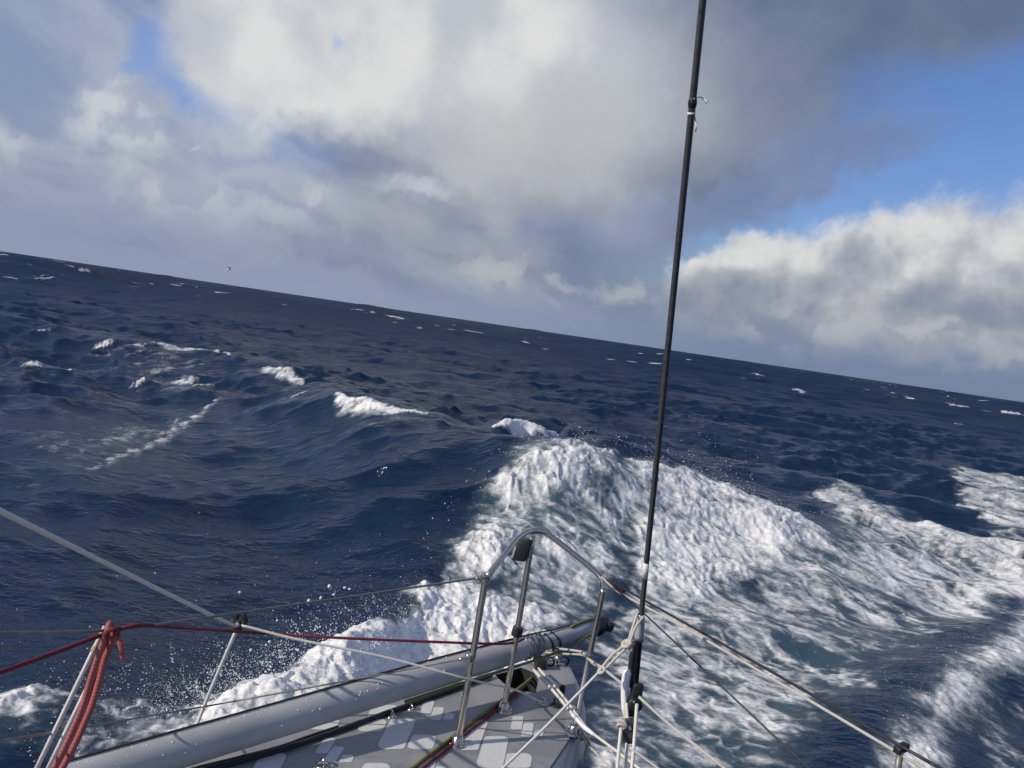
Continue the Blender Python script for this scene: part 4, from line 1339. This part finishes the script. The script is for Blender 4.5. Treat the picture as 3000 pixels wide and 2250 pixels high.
for px, py, n in ((2950, 1800, 90), (2880, 1880, 130), (2780, 1960, 150), (2690, 2040, 150), (2640, 2140, 120), (2560, 2000, 50), (2450, 2000, 50), (2650, 1900, 50)):
    sprayed(px, py, n, 0.16, 0.16, 0.08, 0.0015, 0.006)
strings = []
for px, py, n in ((1290, 1700, 26), (1180, 1770, 40), (1080, 1800, 50), (1010, 1850, 60), (950, 1900, 70), (880, 1940, 70), (800, 1975, 70), (720, 2000, 60), (640, 2040, 50), (560, 2070, 40), (420, 2080, 60), (330, 2080, 50), (250, 2080, 40), (80, 2060, 30), (500, 2090, 50), (840, 1960, 60), (680, 2020, 60)):
    base = surf(px, py + 12)
    h = float(big_height(np.array([base[0]], np.float32), np.array([base[1]], np.float32))[0])
    for _ in range(n):
        p = np.array([base[0] + r_.gauss(0, 0.22), base[1] + r_.gauss(0, 0.18), h * r_.uniform(0.75, 1.05)])
        v = np.array([r_.gauss(-0.5, 0.6), r_.gauss(0.3, 0.5), abs(r_.gauss(0.9, 0.5))]) * 0.17
        ln = r_.randint(5, 12)
        r1 = 0.0010 + 0.0038 * r_.random() ** 3
        for t in range(ln):
            u = t / ln
            q = p + v * u - np.array([0, 0, 0.16 * u * u]) + np.array([r_.gauss(0, 0.010) for _ in range(3)])
            drops.append((q, r1 * (1 - u) ** 1.2 + 0.0009))
n0 = len(ico_v)
SV = np.zeros((len(drops) * n0, 3), np.float32)
SF = []
for k, (p, rr) in enumerate(drops):
    s_ = np.array([rr, rr, rr]) * (1 + 0.5 * np.array([r_.random(), r_.random(), r_.random() * 1.5]))
    SV[k * n0:(k + 1) * n0] = ico_v * s_ + p
    SF += [tuple(i + k * n0 for i in f) for f in ico_f]
spray = link('spray', SV, SF, M['foam'], None)
tag(spray, 'white spray drops thrown up from the bow wave', 'spray', kind='stuff')

# ------------------------------------------------------------------ seabird over the horizon
bird = empty('seabird', 'tiny white seabird gliding just above the horizon', 'bird')
bc = np.array(Y_(669, 791, 60.0))
link('body', *lathe(bc + np.array([-0.16, 0, 0.0]), (1, 0, 0.1), [(0, 0.01), (0.06, 0.045), (0.14, 0.06), (0.22, 0.05), (0.27, 0.035), (0.32, 0.032), (0.36, 0.012)], 12)[:2], M['feather'], bird)
for sgn in (-1, 1):
    w_ = [bc + np.array([0.02 + 0.06 * math.cos(t * 2), sgn * 0.4 * t, 0.05 + 0.22 * math.sin(t * 1.7)]) for t in np.linspace(0, 1, 7)]
    V_, F_ = [], []
    for i, p in enumerate(w_):
        c_ = 0.11 * (1 - 0.75 * (i / 6) ** 1.5)
        V_ += [p + [c_ / 2, 0, 0], p + [0, 0, 0.012 * (1 - i / 7)], p + [-c_ / 2, 0, 0], p + [0, 0, -0.006]]
    for i in range(6):
        for k in range(4):
            F_.append((i * 4 + k, i * 4 + (k + 1) % 4, i * 4 + 4 + (k + 1) % 4, i * 4 + 4 + k))
    F_ += [(3, 2, 1, 0), (24, 25, 26, 27)]
    link('wing', V_, F_, M['wing' if sgn > 0 else 'feather'], bird)
